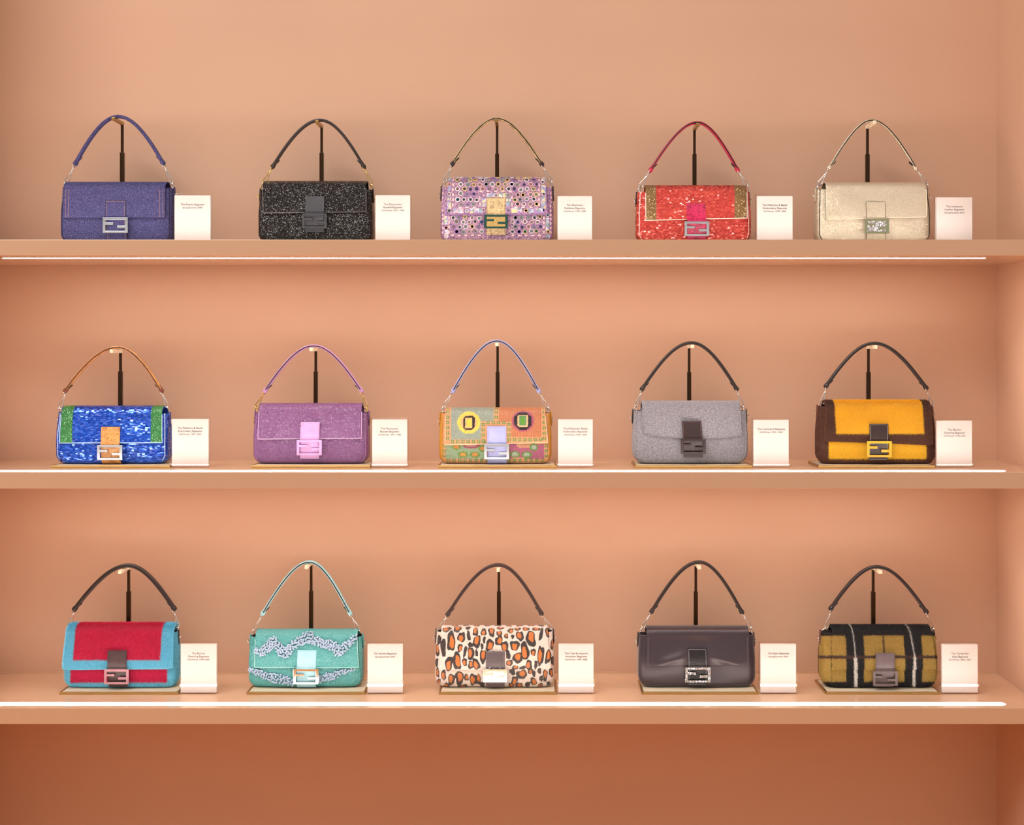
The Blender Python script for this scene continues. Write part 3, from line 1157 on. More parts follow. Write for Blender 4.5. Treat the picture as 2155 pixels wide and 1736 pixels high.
# ------------------------------------------------------------------ what each bag looks like (study-crop pixels)
R1, R2, R3 = 0, 1, 2
SPECS = [
 dict(key='denim', row=R1, o=(90, 220), bl=188, br=1345, bt=850, fty=785, ft=(232, 1258), fb=(205, 1243, 1150, 1145), tab=(632, 835, 970, 1385, 645), buckle=(610, 865, 1148, 1303),
      handle=((340, 585), (768, 122), (1212, 580)), clasp=((236, 788), (1312, 795)), pole=(807, 488), tray=(95, 1305), sign=(1322, 1710, 902), k=1.0, strap_t=0.0042,
      text=['The Denim Baguette', 'Spring/Summer 2000']),
 dict(key='black', row=R1, o=(510, 220), bl=165, br=1335, bt=865, fty=775, ft=(218, 1262), fb=(210, 1256, 1100, 1088), tab=(635, 828, 925, 1292), buckle=(607, 858, 1105, 1255),
      handle=((318, 615), (790, 158), (1225, 618)), clasp=((225, 785), (1312, 808)), pole=(805, 490), tray=(120, 1320), sign=(1337, 1713, 900), k=1.1, metal='gold',
      text=['The Monocolor', 'Beaded Baguette', 'Fall/Winter 1997 -1998']),
 dict(key='paillette', row=R1, o=(890, 220), bl=178, br=1325, bt=842, fty=745, ft=(262, 1245), fb=(232, 1265, 1115, 1113), tab=(645, 838, 940, 1320), buckle=(620, 862, 1118, 1255),
      handle=((308, 590), (750, 145), (1200, 595)), clasp=((225, 770), (1300, 778)), pole=(753, 500), tray=(140, 1340), sign=(1355, 1728, 908), k=1.3,
      text=['The Aluminum', 'Paillettes Baguette', 'Fall/Winter 1999 -2000']),
 dict(key='red_sequin', row=R1, o=(1310, 220), bl=135, br=1297, bt=900, fty=822, ft=(230, 1255), fb=(240, 1267, 1175, 1150), tab=(652, 843, 1000, 1390, 660), buckle=(628, 878, 1187, 1335),
      handle=((292, 652), (758, 184), (1160, 650)), clasp=((182, 832), (1262, 818)), pole=(730, 504), tray=(105, 1340), sign=(1357, 1740, 908), k=1.4,
      text=['The Paillettes & Beads', 'Embroidery Baguette', 'Fall/Winter 1999 -2000']),
 dict(key='iridescent', row=R1, o=(1680, 220), bl=162, br=1340, bt=862, fty=788, ft=(268, 1282), fb=(290, 1306, 1165, 1140), tab=(695, 888, 985, 1368), buckle=(675, 920, 1160, 1308),
      handle=((322, 628), (745, 162), (1182, 632)), clasp=((213, 808), (1300, 805)), pole=(701, 505), tray=(120, 1370), sign=(1395, 1780, 922), k=1.5, arm_ivory=True,
      text=['The Iridescent', 'Leather Baguette', 'Spring/Summer 2010']),
 dict(key='blue_sequin', row=R2, o=(90, 700), bl=145, br=1300, bt=822, fty=742, ft=(205, 1225), fb=(168, 1208, 1120, 1115), tab=(588, 780, 958, 1342, 594), buckle=(557, 812, 1140, 1290),
      handle=((240, 575), (768, 148), (1198, 575)), clasp=((178, 762), (1262, 752)), pole=(789, 392), tray=(82, 1290), sign=(1295, 1688, 858), k=1.0,
      text=['The Paillettes & Beads', 'Embroidery Baguette', 'Fall/Winter 1999- 2000']),
 dict(key='purple', row=R2, o=(500, 700), bl=163, br=1340, bt=812, fty=712, ft=(228, 1265), fb=(205, 1260, 1080, 1070), tab=(635, 828, 908, 1280, 632), buckle=(600, 855, 1088, 1245),
      handle=((288, 578), (775, 133), (1250, 578)), clasp=((192, 752), (1303, 762)), pole=(794, 392), tray=(138, 1345), sign=(1352, 1730, 863), k=1.25, metal='gold',
      text=['The Monocolor', 'Beaded Baguette', 'Fall/Winter 1997 -1998']),
 dict(key='multicolor', row=R2, o=(890, 700), bl=165, br=1305, bt=815, fty=757, ft=(230, 1240), fb=(224, 1268, 1140, 1115), tab=(650, 845, 950, 1340, 655), buckle=(622, 875, 1130, 1285),
      handle=((312, 580), (750, 83), (1168, 580)), clasp=((213, 748), (1265, 758)), pole=(758, 398), tray=(152, 1356), sign=(1360, 1735, 863), k=1.3,
      text=['The Multicolor Beads', 'Embroidery Baguette', 'Fall/Winter 1999- 2000']),
 dict(key='cashmere', row=R2, o=(1310, 700), bl=98, br=1270, bt=792, fty=688, ft=(195, 1185), fb=(215, 1207, 1022, 1035), tab=(605, 800, 898, 1266, 622), buckle=(590, 843, 1080, 1228),
      handle=((207, 560), (700, 102), (1150, 558)), clasp=((140, 738), (1218, 748)), pole=(676, 400), tray=(128, 1318), sign=(1322, 1700, 868), k=1.15, sag=0.0095, rc=0.03, strap_t=0.0042,
      text=['The Cashmere Baguette', 'Fall/Winter 1999 - 2000']),
 dict(key='yellow', row=R2, o=(1680, 700), bl=182, br=1378, bt=750, fty=692, ft=(268, 1318), fb=(268, 1352, 1088, 1125), tab=(722, 912, 925, 1295, 715), buckle=(690, 942, 1098, 1262),
      handle=((290, 530), (770, 106), (1288, 548)), clasp=((236, 722), (1362, 742)), pole=(711, 400), tray=(205, 1390), sign=(1400, 1778, 875), k=1.2, strap_t=0.0042,
      text=['The Bicolor', 'Shearling Baguette', 'Fall/Winter 1999-2000']),
 dict(key='red_fur', row=R3, o=(100, 1170), bl=183, br=1338, bt=770, fty=684, ft=(215, 1282), fb=(160, 1262, 1140, 1128), tab=(610, 803, 958, 1330, 620), buckle=(583, 833, 1143, 1293),
      handle=((285, 525), (820, 95), (1278, 522)), clasp=((225, 702), (1322, 722)), pole=(824, 358), tray=(118, 1328), sign=(1336, 1722, 880), k=1.2, strap_t=0.0050,
      text=['The Bicolor', 'Shearling Baguette', 'Fall/Winter 1999-2000']),
 dict(key='stones', row=R3, o=(490, 1170), bl=163, br=1330, bt=815, fty=738, ft=(240, 1270), fb=(220, 1275, 1130, 1135), tab=(652, 845, 962, 1362, 645), buckle=(613, 870, 1145, 1300),
      handle=((312, 570), (780, 58), (1183, 568)), clasp=((215, 748), (1272, 748)), pole=(795, 355), tray=(140, 1345), sign=(1353, 1733, 882), k=1.5,
      text=['The Stones Baguette', 'Spring/Summer 2000']),
 dict(key='leopard', row=R3, o=(890, 1170), bl=125, br=1328, bt=765, fty=704, ft=(190, 1265), fb=(168, 1300, 1150, 1148), tab=(638, 830, 970, 1340), buckle=(612, 852, 1145, 1275),
      handle=((260, 580), (765, 88), (1195, 570)), clasp=((166, 742), (1300, 742)), pole=(771, 360), tray=(162, 1358), sign=(1366, 1743, 880), k=1.1, strap_t=0.0042,
      text=['The Cow & Leopard', 'Animalier Baguette', 'Fall/Winter 1999 -2000']),
 dict(key='satin', row=R3, o=(1320, 1170), bl=103, br=1298, bt=797, fty=704, ft=(192, 1228), fb=(195, 1240, 1120, 1110), tab=(618, 810, 945, 1312), buckle=(588, 845, 1130, 1282),
      handle=((255, 550), (730, 60), (1155, 555)), clasp=((160, 720), (1247, 722)), pole=(695, 360), tray=(148, 1335), sign=(1345, 1727, 880), k=1.2, strap_t=0.0042, rc=0.028,
      text=['The Satin Baguette', 'Spring/Summer 2003']),
 dict(key='tartan', row=R3, o=(1700, 1170), bl=118, br=1302, bt=775, fty=704, ft=(240, 1240), fb=(242, 1304, 1145, 1140), tab=(685, 878, 980, 1328, 672), buckle=(650, 902, 1155, 1305),
      handle=((242, 520), (700, 107), (1193, 552)), clasp=((190, 722), (1268, 738)), pole=(663, 360), tray=(182, 1350), sign=(1357, 1740, 882), k=1.2, strap_t=0.0042, rc=0.03,
      text=['The Tartan Fur', 'Inlay Baguette', 'Fall/Winter 2000 -2001']),
]

NAMES = {
 'denim': ('denim_handbag', 'navy blue denim flap handbag with orange stitching and brushed silver buckle', 'the navy denim handbag'),
 'black': ('beaded_handbag', 'glittering black beaded flap handbag with black leather clasp and gold hooks', 'the black beaded handbag'),
 'paillette': ('paillette_handbag', 'lilac handbag covered in round mirror paillettes with snakeskin tab', 'the lilac mirror paillette handbag'),
 'red_sequin': ('sequin_handbag', 'coral red sequin handbag with brown beaded side bands and pink snakeskin tab', 'the coral red sequin handbag'),
 'iridescent': ('leather_handbag', 'pale iridescent cream leather flap handbag with black edges and crystal buckle', 'the cream iridescent leather handbag'),
 'blue_sequin': ('sequin_handbag', 'bright blue sequin handbag with green beaded bands and orange snakeskin handle', 'the blue sequin handbag'),
 'purple': ('beaded_handbag', 'purple beaded flap handbag with lilac leather tab and buckle', 'the purple beaded handbag'),
 'multicolor': ('embroidered_handbag', 'multicolour bead embroidered handbag with yellow and black rings and lavender tab', 'the multicolour bead embroidered handbag'),
 'cashmere': ('knit_handbag', 'grey knitted cashmere flap handbag with dark brown leather buckle', 'the grey knitted handbag'),
 'yellow': ('shearling_handbag', 'yellow shearling handbag bordered in brown fur with yellow buckle', 'the yellow and brown shearling handbag'),
 'red_fur': ('shearling_handbag', 'crimson shearling handbag bordered in turquoise fur with brown leather tab', 'the crimson and turquoise shearling handbag'),
 'stones': ('stone_beaded_handbag', 'teal beaded handbag with wavy bands of pale blue stone beads', 'the teal handbag with stone beads'),
 'leopard': ('leopard_handbag', 'leopard print calf hair handbag with plastic wrapped buckle', 'the leopard print handbag'),
 'satin': ('satin_handbag', 'dark plum satin flap handbag with sparkling crystal buckle', 'the dark plum satin handbag'),
 'tartan': ('patchwork_fur_handbag', 'mustard and black checked fur patchwork handbag with white stripes', 'the mustard and black fur handbag'),
}


# ---- patterns: crop coordinates -> linear colour
def L(c):
    return np.array(lin(c))


def leopard_color(cx, cy):
    rs = np.random.default_rng(3)
    base = np.zeros(cx.shape + (3,)); base[...] = L((222, 202, 190))
    spots = [(240,742,90,62,-35,1),(347,738,78,84,0,1),(453,722,48,54,0,0),(532,768,58,92,0,1),(615,772,52,88,0,1),(695,772,68,98,0,1),(785,722,84,34,0,1),(775,790,54,66,0,1),
     (845,812,38,58,0,1),(890,752,58,62,0,1),(960,732,62,44,0,1),(1045,732,78,44,0,1),(1150,736,82,48,0,1),(1200,792,38,140,14,0),(1262,772,42,104,0,1),
     (285,868,88,185,0,1),(390,828,72,108,10,1),(462,812,38,102,-5,0),(547,876,78,122,0,1),(621,856,30,68,0,0),(677,906,82,112,0,1),(770,862,78,92,0,1),(832,916,68,108,0,1),
     (910,816,32,46,-20,0),(985,812,72,104,-8,1),(1095,842,98,155,0,1),(932,906,88,104,0,1),(207,932,48,196,-4,0),(375,936,48,82,0,1),(428,972,32,114,8,0),(482,906,44,58,-30,0),
     (487,992,62,136,0,1),(600,920,28,64,0,0),(545,986,30,68,0,0),(610,1022,62,136,8,1),(1035,962,84,176,-14,1),(1120,976,48,74,0,1),(1195,1012,62,206,3,1),(1270,1022,58,136,5,1),
     (866,1002,46,84,0,0),(960,1032,106,94,-25,1),(265,1092,78,136,0,1),(345,1066,88,164,-10,1),(425,1076,54,72,0,1),(486,1106,58,74,0,1),(542,1096,64,124,-15,1),(880,1082,64,64,0,1),
     (1075,1102,68,88,0,1),(1146,1102,36,84,0,0),(935,1130,68,42,0,1),(1012,1132,62,36,-20,0),(210,1206,48,104,-10,1),(290,1252,74,104,0,1),(370,1236,84,136,-12,1),(440,1232,44,74,0,1),
     (512,1252,74,124,-8,1),(562,1252,48,114,0,1),(908,1176,56,64,-20,0),(1002,1202,100,94,-20,1),(1090,1166,58,54,0,1),(1125,1192,38,64,0,0),(1182,1166,42,54,0,0),(1240,1212,48,116,5,1),
     (930,1262,68,84,15,1),(978,1312,74,64,0,1),(1062,1302,58,52,-30,0),(1122,1272,68,74,0,1),(1200,1242,36,64,0,0),(160,1272,44,44,0,1),(240,1312,62,54,0,1),(405,1322,94,44,0,1),(605,1302,44,64,0,0),
     (892,1312,54,54,0,1),(1192,1312,54,44,0,1),(148,960,36,120,0,1),(140,1080,30,90,0,0),(150,1180,34,100,0,1),(165,850,40,90,0,0),(1310,900,30,110,0,1),(1315,1060,30,100,0,0),(1300,1180,40,90,0,1),
     (1275,1300,44,50,0,0),(320,660,80,60,0,1),(430,650,60,50,0,0),(540,660,70,60,0,1),(650,650,60,70,0,1),(760,655,70,50,0,0),(870,660,60,60,0,1),(980,650,80,60,0,1),(1100,655,70,50,0,1),(1200,660,60,60,0,0),
     (710,1010,60,90,0,1),(770,1080,50,70,0,0),(690,1200,60,90,0,1),(800,1200,60,90,0,1),(740,1300,60,60,0,1),(660,1310,44,50,0,0)]
    for (x, y, w, h, a, o) in spots:
        t = math.radians(a)
        dx, dy = cx - x, cy - y
        u = (dx * math.cos(t) + dy * math.sin(t)) / (w / 2); v = (-dx * math.sin(t) + dy * math.cos(t)) / (h / 2)
        ang = np.arctan2(v, u)
        p = rs.random(4) * 6.28
        n = 1 + 0.10 * np.sin(2 * ang + p[0]) + 0.09 * np.sin(3 * ang + p[1]) + 0.06 * np.sin(5 * ang + p[2])
        # squarish, pelt-like blotches
        r = (np.abs(u) ** 2.6 + np.abs(v) ** 2.6) ** (1 / 2.6)
        base[r < n] = L((32, 24, 25))
        if o:
            ox, oy = 0.22 * math.cos(p[3]), 0.28 * math.sin(p[3])
            r2 = (np.abs((u - ox) / 0.56) ** 2.4 + np.abs((v - oy) / 0.64) ** 2.4) ** (1 / 2.4)
            base[(r2 < n * 0.98) & (r < n * 0.97 if rs.random() < 0.55 else r < n * 1.1)] = L((196, 106, 34))
    return base


def pix(v, s=9.0):
    return np.round(v / s) * s


def multicolor_color(cx, cy, part):
    x, y = pix(cx), pix(cy)
    C = np.zeros(x.shape + (3,)); C[...] = L((226, 158, 112))
    rs = np.random.default_rng(11)
    def rect(x0, x1, y0, y1): return (x > x0) & (x < x1) & (y > y0) & (y < y1)
    flap = np.full(cx.shape, part == 'flap')
    def dots(pts):
        for (px, py) in pts:
            d = np.hypot(cx - px, cy - py)
            k = flap if (py < 1128) == (part == 'flap') and part == 'flap' else (~flap if py >= 1128 else np.zeros_like(flap))
            C[(d < 21) & (d > 8) & (((np.abs(cx - px) > 5) & (np.abs(cy - py) > 3)) | (d < 13)) & k] = L((112, 140, 84))
            C[(d <= 8) & k] = L((196, 170, 96))
    grey = rect(285, 720, 560, 892) | rect(285, 590, 880, 1085)
    C[grey & flap] = L((158, 166, 150))
    rp = rect(765, 1200, 560, 905) | rect(898, 1200, 890, 1062)
    C[rp & flap] = L((206, 132, 92))
    stripe = (np.floor(cx / 9) % 2 == 0)
    C[rp & flap & stripe] = L((190, 116, 80))
    C[grey & flap & stripe] = L((146, 156, 142))
    # left ring
    dx, dy = x - 465, y - 912
    r = np.hypot(dx, dy * 1.02)
    C[(r < 116) & flap] = L((240, 206, 84))
    C[(r < 84) & flap] = L((238, 176, 120))
    box = (np.abs(dx) < 58) & (np.abs(dy) < 72) & (np.abs(dx) + np.abs(dy) < 108)
    C[box & flap] = L((40, 24, 22))
    C[(np.abs(dx) < 38) & (np.abs(dy) < 52) & flap] = L((238, 190, 120))
    C[(np.abs(dx) < 22) & (np.abs(dy) < 36) & flap] = L((240, 204, 70))
    # right ring
    dx, dy = x - 1015, y - 893
    r = np.hypot(dx, dy)
    C[(r < 112) & flap] = L((176, 84, 112))
    C[(np.abs(dx) < 92) & (np.abs(dy) < 90) & (np.abs(dx) + np.abs(dy) < 130) & flap] = L((36, 22, 24))
    C[(np.abs(dx) < 56) & (np.abs(dy) < 62) & (np.abs(dx) + np.abs(dy) < 104) & flap] = L((236, 190, 140))
    C[(np.abs(dx) < 36) & (np.abs(dy) < 48) & flap] = L((100, 150, 96))
    C[(np.abs(dx) < 18) & (np.abs(dy) < 34) & flap] = L((96, 160, 40))
    g = []
    g += [(250, yy) for yy in range(640, 1120, 54)] + [(1232, yy) for yy in range(640, 1100, 54)]
    g += [(xx, 1106) for xx in range(302, 640, 53)] + [(xx, 1086) for xx in range(875, 1240, 53)]
    g += [(742, yy) for yy in range(640, 900, 54)] + [(612, yy) for yy in range(930, 1100, 54)] + [(872, yy) for yy in range(930, 1080, 54)]
    g += [(xx, 912) for xx in range(660, 860, 54)]
    dots(g)
    # body
    lo = ~flap
    C[rect(240, 645, 1128, 1275) & lo] = L((150, 172, 136))
    C[rect(858, 1230, 1128, 1278) & lo] = L((178, 92, 122))
    def blob(px, py, rx, ry, outer, inner):
        d = np.hypot((x - px) / rx, (y - py) / ry)
        C[(d < 1) & lo] = L(outer)
        C[(d < 0.6) & lo] = L(inner)
    blob(340, 1160, 44, 30, (110, 150, 50), (226, 140, 60))
    blob(490, 1140, 90, 34, (168, 70, 98), (196, 150, 130))
    blob(602, 1176, 40, 34, (110, 150, 50), (214, 130, 60))
    blob(405, 1235, 52, 30, (110, 150, 50), (230, 160, 70))
    blob(527, 1236, 52, 30, (110, 150, 50), (226, 140, 60))
    blob(1035, 1140, 90, 30, (222, 160, 120), (210, 150, 110))
    blob(1125, 1160, 42, 38, (104, 140, 60), (170, 180, 160))
    blob(932, 1235, 52, 36, (104, 140, 60), (176, 186, 166))
    blob(1055, 1238, 54, 34, (104, 140, 60), (170, 180, 160))
    dots([(xx, 1298) for xx in range(260, 1240, 56)] + [(220, yy) for yy in range(1150, 1290, 50)] + [(1252, yy) for yy in range(1150, 1290, 50)])
    side = (cx < 204) | (cx > 1276)
    C[side & lo] = L((204, 140, 40))
    C *= (0.82 + 0.36 * rs.random(x.shape))[..., None]
    return np.clip(C, 0, 1)


def box_region(x0, x1, y0, y1):
    return lambda x, y: (x > x0) & (x < x1) & (y > y0) & (y < y1)


# ------------------------------------------------------------------ cloths
def denim_mat():
    n = NT('navy_denim')
    nz = n.noise(700, 4, 0.75)
    c = n.ramp(nz.outputs['Fac'], [(0.32, lin((30, 26, 54))), (0.5, lin((66, 62, 106))), (0.7, lin((140, 136, 184)))])
    n.link(c, n.p.inputs['Base Color'])
    n.set(Roughness=0.85)
    n.p.inputs['Specular IOR Level'].default_value = 0.15
    n.bump(nz.outputs['Fac'], 0.35, 0.0006)
    return n.m


def knit_mat():
    n = NT('grey_cashmere_knit')
    nz = n.noise(620, 4, 0.8)
    c = n.ramp(nz.outputs['Fac'], [(0.33, lin((78, 75, 82))), (0.5, lin((134, 130, 137))), (0.68, lin((196, 190, 196)))])
    w = n.node('ShaderNodeTexWave', wave_type='BANDS', bands_direction='X')
    w.inputs['Scale'].default_value = 95
    w.inputs['Distortion'].default_value = 1.2
    n.link(n.coord(), w.inputs['Vector'])
    c2 = n.mix(n.ramp(w.outputs['Fac'], [(0.0, (0.22, 0.22, 0.22)), (0.6, (0, 0, 0))]), c, lin((84, 80, 86)))
    n.link(c2, n.p.inputs['Base Color'])
    n.set(Roughness=0.95)
    n.p.inputs['Specular IOR Level'].default_value = 0.1
    n.p.inputs['Sheen Weight'].default_value = 0.2
    n.bump(nz.outputs['Fac'], 0.6, 0.0009)
    return n.m


def iridescent_mat():
    n = NT('iridescent_cream_leather')
    v = n.voronoi(900)
    n.set(Base_Color=lin4((208, 190, 164)), Roughness=0.3, Metallic=0.35)
    n.link(n.scatter_normal(v.outputs['Color'], 0.5), n.p.inputs['Normal'])
    n.p.inputs['Coat Weight'].default_value = 0.8
    n.p.inputs['Coat Roughness'].default_value = 0.12
    n.p.inputs['Coat Normal'].default_value = (0, 0, 0)
    n.link(n.scatter_normal(v.outputs['Color'], 0.9), n.p.inputs['Coat Normal'])
    n.p.inputs['Specular IOR Level'].default_value = 0.5
    return n.m


def satin_mat():
    n = NT('plum_satin')
    w = n.noise(900, 2, 0.5, n.coord((1.0, 1.0, 0.15)))
    n.set(Base_Color=lin4((52, 37, 44)), Roughness=0.36, Metallic=0.25)
    n.p.inputs['Specular IOR Level'].default_value = 0.6
    n.p.inputs['Sheen Weight'].default_value = 0.3
    n.bump(w.outputs['Fac'], 0.12, 0.0004)
    return n.m


def crystal_mat(name='crystal_pave', tint=(236, 232, 234)):
    n = NT(name)
    v = n.voronoi(620)
    n.link(n.mix(v.outputs['Distance'], lin(tint), lin((150, 142, 144))), n.p.inputs['Base Color'])
    n.set(Roughness=0.08, Metallic=0.75)
    n.link(n.scatter_normal(v.outputs['Color'], 1.0), n.p.inputs['Normal'])
    return n.m


DARKBROWN = leather('dark_brown_leather', (52, 36, 36), 0.3)
BLACKSTRAP = leather('black_brown_leather', (38, 27, 26), 0.3, 0.15)


def fur_objects(b, surf, base, region, names, mats, count, length, width, parent, r1=None, comb=(0, -0.2, -1.0), lift=0.7, jit=0.35):
    out = strands(surf, count, length, width, region, comb=comb, lift=lift, jit=jit, r1=r1)
    for k, (V, Fc) in out.items():
        put(b, names[k], V, [Fc], mats[k], parent=parent, smooth=False, kind='stuff')


def front_rows(b):
    """rows of the flap that count as front and ridge (the hem comes first)"""
    return b.flap_surf.nr - 6


def dress_denim(b):
    m = denim_mat()
    st = plain('orange_thread', (206, 150, 110), 0.7)
    build_body(b, m); build_flap(b, m)
    build_piping(b, plain('denim_seam', (44, 38, 72), 0.8), 0.0012)
    P = b.flap_P; nb = P.shape[0] - int(44 * b.res) + 2
    for inset in (3, 7):
        for col in (inset, P.shape[1] - 1 - inset):
            putmb(b, 'stitching', dashes(P[nb:, col] + np.array([0, -0.0002, 0]), 0, w=0.0004), st, parent=b.flap, smooth=False, kind='stuff')
    build_tab(b, m, st, None, plain('navy_edge', (30, 26, 52), 0.7)); build_buckle(b, M['brushed'])
    build_handle(b, m, None, m, plain('denim_seam_light', (110, 104, 160), 0.8))
    b.side_mat = m


def dress_black(b):
    m = beaded('black_glass_beads', (12, 8, 9), (26, 18, 18), 860, 1.15, 0.12, 0.0, 0.5)
    b.trim = plain('grey_edging', (110, 100, 100), 0.4)
    build_body(b, m); build_flap(b, m)
    lea = leather('charcoal_leather', (52, 50, 56), 0.5)
    build_tab(b, lea, plain('grey_thread', (110, 106, 110), 0.7)); build_buckle(b, lea)
    build_handle(b, leather('black_strap_leather', (40, 28, 27), 0.4, 0.2), None)
    b.side_mat = BLACKSTRAP


def dress_purple(b):
    m = beaded('purple_glass_beads', (84, 44, 90), (156, 102, 154), 820, 0.85, 0.2, 0.0, 0.6)
    b.trim = plain('lilac_edging', (206, 168, 206), 0.4)
    build_body(b, m); build_flap(b, m)
    build_piping(b, plain('purple_seam', (150, 104, 152), 0.5), 0.0010)
    lea = leather('lilac_leather', (212, 160, 212), 0.45, 0.15)
    build_tab(b, lea, plain('lilac_thread', (180, 130, 180), 0.7)); build_buckle(b, lea)
    build_handle(b, leather('lilac_strap', (188, 138, 192), 0.4, 0.15), M['edge_black'])
    b.side_mat = m


def sequin_common(b, fab, seq, w, h, bands, band_mat, tilt):
    b.wob = 0.0022
    build_body(b, fab); build_flap(b, fab)
    x0, x1, x2, x3 = bands
    inside = lambda cx, cy: (cx > x1) & (cx < x2)
    V, q = tiles(b.flap_surf, w, h, inside, tilt)
    put(b, 'sequins', V, [q], seq, parent=b.flap, smooth=False, kind='stuff')
    V, q = tiles(b.body_surf, w, h, lambda cx, cy: cy < 1600, tilt)
    put(b, 'sequins', V, [q], seq, parent=b.body, smooth=False, kind='stuff')
    # beaded side bands of the flap
    for (u0, u1) in ((x0, x1), (x2, x3)):
        S = b.flap_surf
        rows = S.nr - 4
        cols = [j for j in range(S.nc) if u0 <= S.cx[rows // 3, j] <= u1]
        if len(cols) < 2:
            continue
        P = S.P[:rows, cols] + S.N[:rows, cols] * 0.0012
        o = put(b, 'beaded_band', P.reshape(-1, 3), [grid_faces(P.shape[0], P.shape[1])], band_mat, parent=b.flap)


def dress_red(b):
    fab = plain('coral_cloth', (196, 78, 66), 0.5)
    seq = island_mat('coral_sequins', [(0.0, lin((182, 52, 46))), (0.5, lin((204, 68, 58))), (0.9, lin((220, 84, 70))), (1.0, lin((236, 120, 100)))], 0.14, 0.3, 0.3)
    band = beaded('brown_glass_beads', (92, 66, 34), (170, 132, 84), 640, 0.8, 0.2, 0.4)
    b.trim = plain('pale_bead_edging', (244, 206, 190), 0.3); b.trim_r = 0.0012
    sequin_common(b, fab, seq, 0.0052, 0.0030, (228, 345, 1140, 1262), band, 0.13)
    build_piping(b, beaded('pale_bead_piping', (200, 140, 130), (250, 226, 216), 900, 0.8), 0.0015)
    sk = snake('pink_snakeskin', (222, 40, 94), (200, 28, 82), (84, 10, 36), 460)
    build_tab(b, sk, None, 'pink snakeskin tab'); build_buckle(b, M['brushed'])
    build_handle(b, leather('crimson_strap', (186, 26, 66), 0.35, 0.15), M['edge_black'])
    b.side_mat = BLACKSTRAP


def dress_blue(b):
    fab = plain('blue_cloth', (36, 80, 190), 0.5)
    seq = island_mat('blue_sequins', [(0.0, lin((8, 48, 160))), (0.5, lin((24, 84, 206))), (0.85, lin((60, 112, 226))), (1.0, lin((120, 140, 240)))], 0.12, 0.5, 0.4)
    band = beaded('green_glass_beads', (22, 84, 40), (64, 146, 74), 640, 0.8, 0.2, 0.1)
    b.trim = plain('pale_blue_edging', (180, 210, 240), 0.3); b.trim_r = 0.0011
    sequin_common(b, fab, seq, 0.0062, 0.0026, (172, 302, 1092, 1216), band, 0.10)
    build_piping(b, beaded('pale_blue_piping', (110, 150, 220), (226, 240, 255), 900, 0.8), 0.0014)
    sk = snake('orange_snakeskin', (238, 178, 108), (222, 146, 76), (110, 62, 38), 500)
    build_tab(b, sk, None, 'orange snakeskin tab'); build_buckle(b, M['brushed'])
    build_handle(b, sk, plain('brown_edge_dye', (60, 34, 24), 0.4), leather('russet_leather', (120, 58, 38), 0.4))
    b.side_mat = plain('blue_tab_leather', (60, 70, 150), 0.4)


def dress_iridescent(b):
    m = iridescent_mat()
    b.trim = plain('ivory_edge', (244, 226, 200), 0.3)
    build_body(b, m); build_flap(b, m)
    build_piping(b, M['edge_black'], 0.0011)
    # dark cut edge at the left side of the flap
    P = b.flap_P
    nb = P.shape[0] - int(44 * b.res) - 4
    putmb(b, 'flap_cut_edge', MB().tube(P[nb:, 0] + np.array([-0.0006, 0.0006, 0]), 0.0009, 6), M['edge_black'], parent=b.flap)
    build_tab(b, m, plain('ivory_thread', (200, 184, 160), 0.7), None, plain('umber_edge_dye', (70, 50, 40), 0.4))
    build_buckle(b, plain('green_reflection_gold', (176, 178, 142), 0.15, 0.9), crystal_mat('crystal_rows'))  # gold frame with its green reflections mixed into the base colour
    build_handle(b, m, M['edge_black'])
    b.side_mat = m


def dress_multicolor(b):
    b.res = 1.9
    m = attr_mat('bead_embroidery', 0.38, 700, 0.4, 0.35)
    b.trim = plain('peach_edging', (246, 196, 160), 0.4)
    build_body(b, m, lambda x, y: multicolor_color(x, y, 'body')); build_flap(b, m, lambda x, y: multicolor_color(x, y, 'flap'))
    build_piping(b, plain('mustard_piping', (206, 144, 60), 0.5), 0.0010)
    lav = leather('lavender_leather', (172, 174, 224), 0.4, 0.2)
    build_tab(b, lav, plain('lavender_thread', (120, 120, 180), 0.7), 'lavender leather tab'); build_buckle(b, M['brushed'])
    build_handle(b, leather('lavender_strap', (160, 164, 212), 0.4, 0.15), M['edge_black'])
    b.side_mat = leather('mustard_suede', (196, 132, 40), 0.8)


def dress_cashmere(b):
    m = knit_mat()
    b.wob = 0.0020; b.puff = 0.002
    b.trim = m; b.trim_r = 0.0016
    build_body(b, m); build_flap(b, m, thick=0.004)
    build_piping(b, m, 0.0017)
    st = plain('mauve_thread', (150, 100, 104), 0.7)
    build_tab(b, DARKBROWN, st); build_buckle(b, DARKBROWN)
    build_handle(b, BLACKSTRAP, None)
    b.side_mat = BLACKSTRAP


def bicolor_region(bx):
    return lambda x, y: np.where((x > bx[0]) & (x < bx[1]) & (y > bx[2]) & (y < bx[3]), 0, 1)


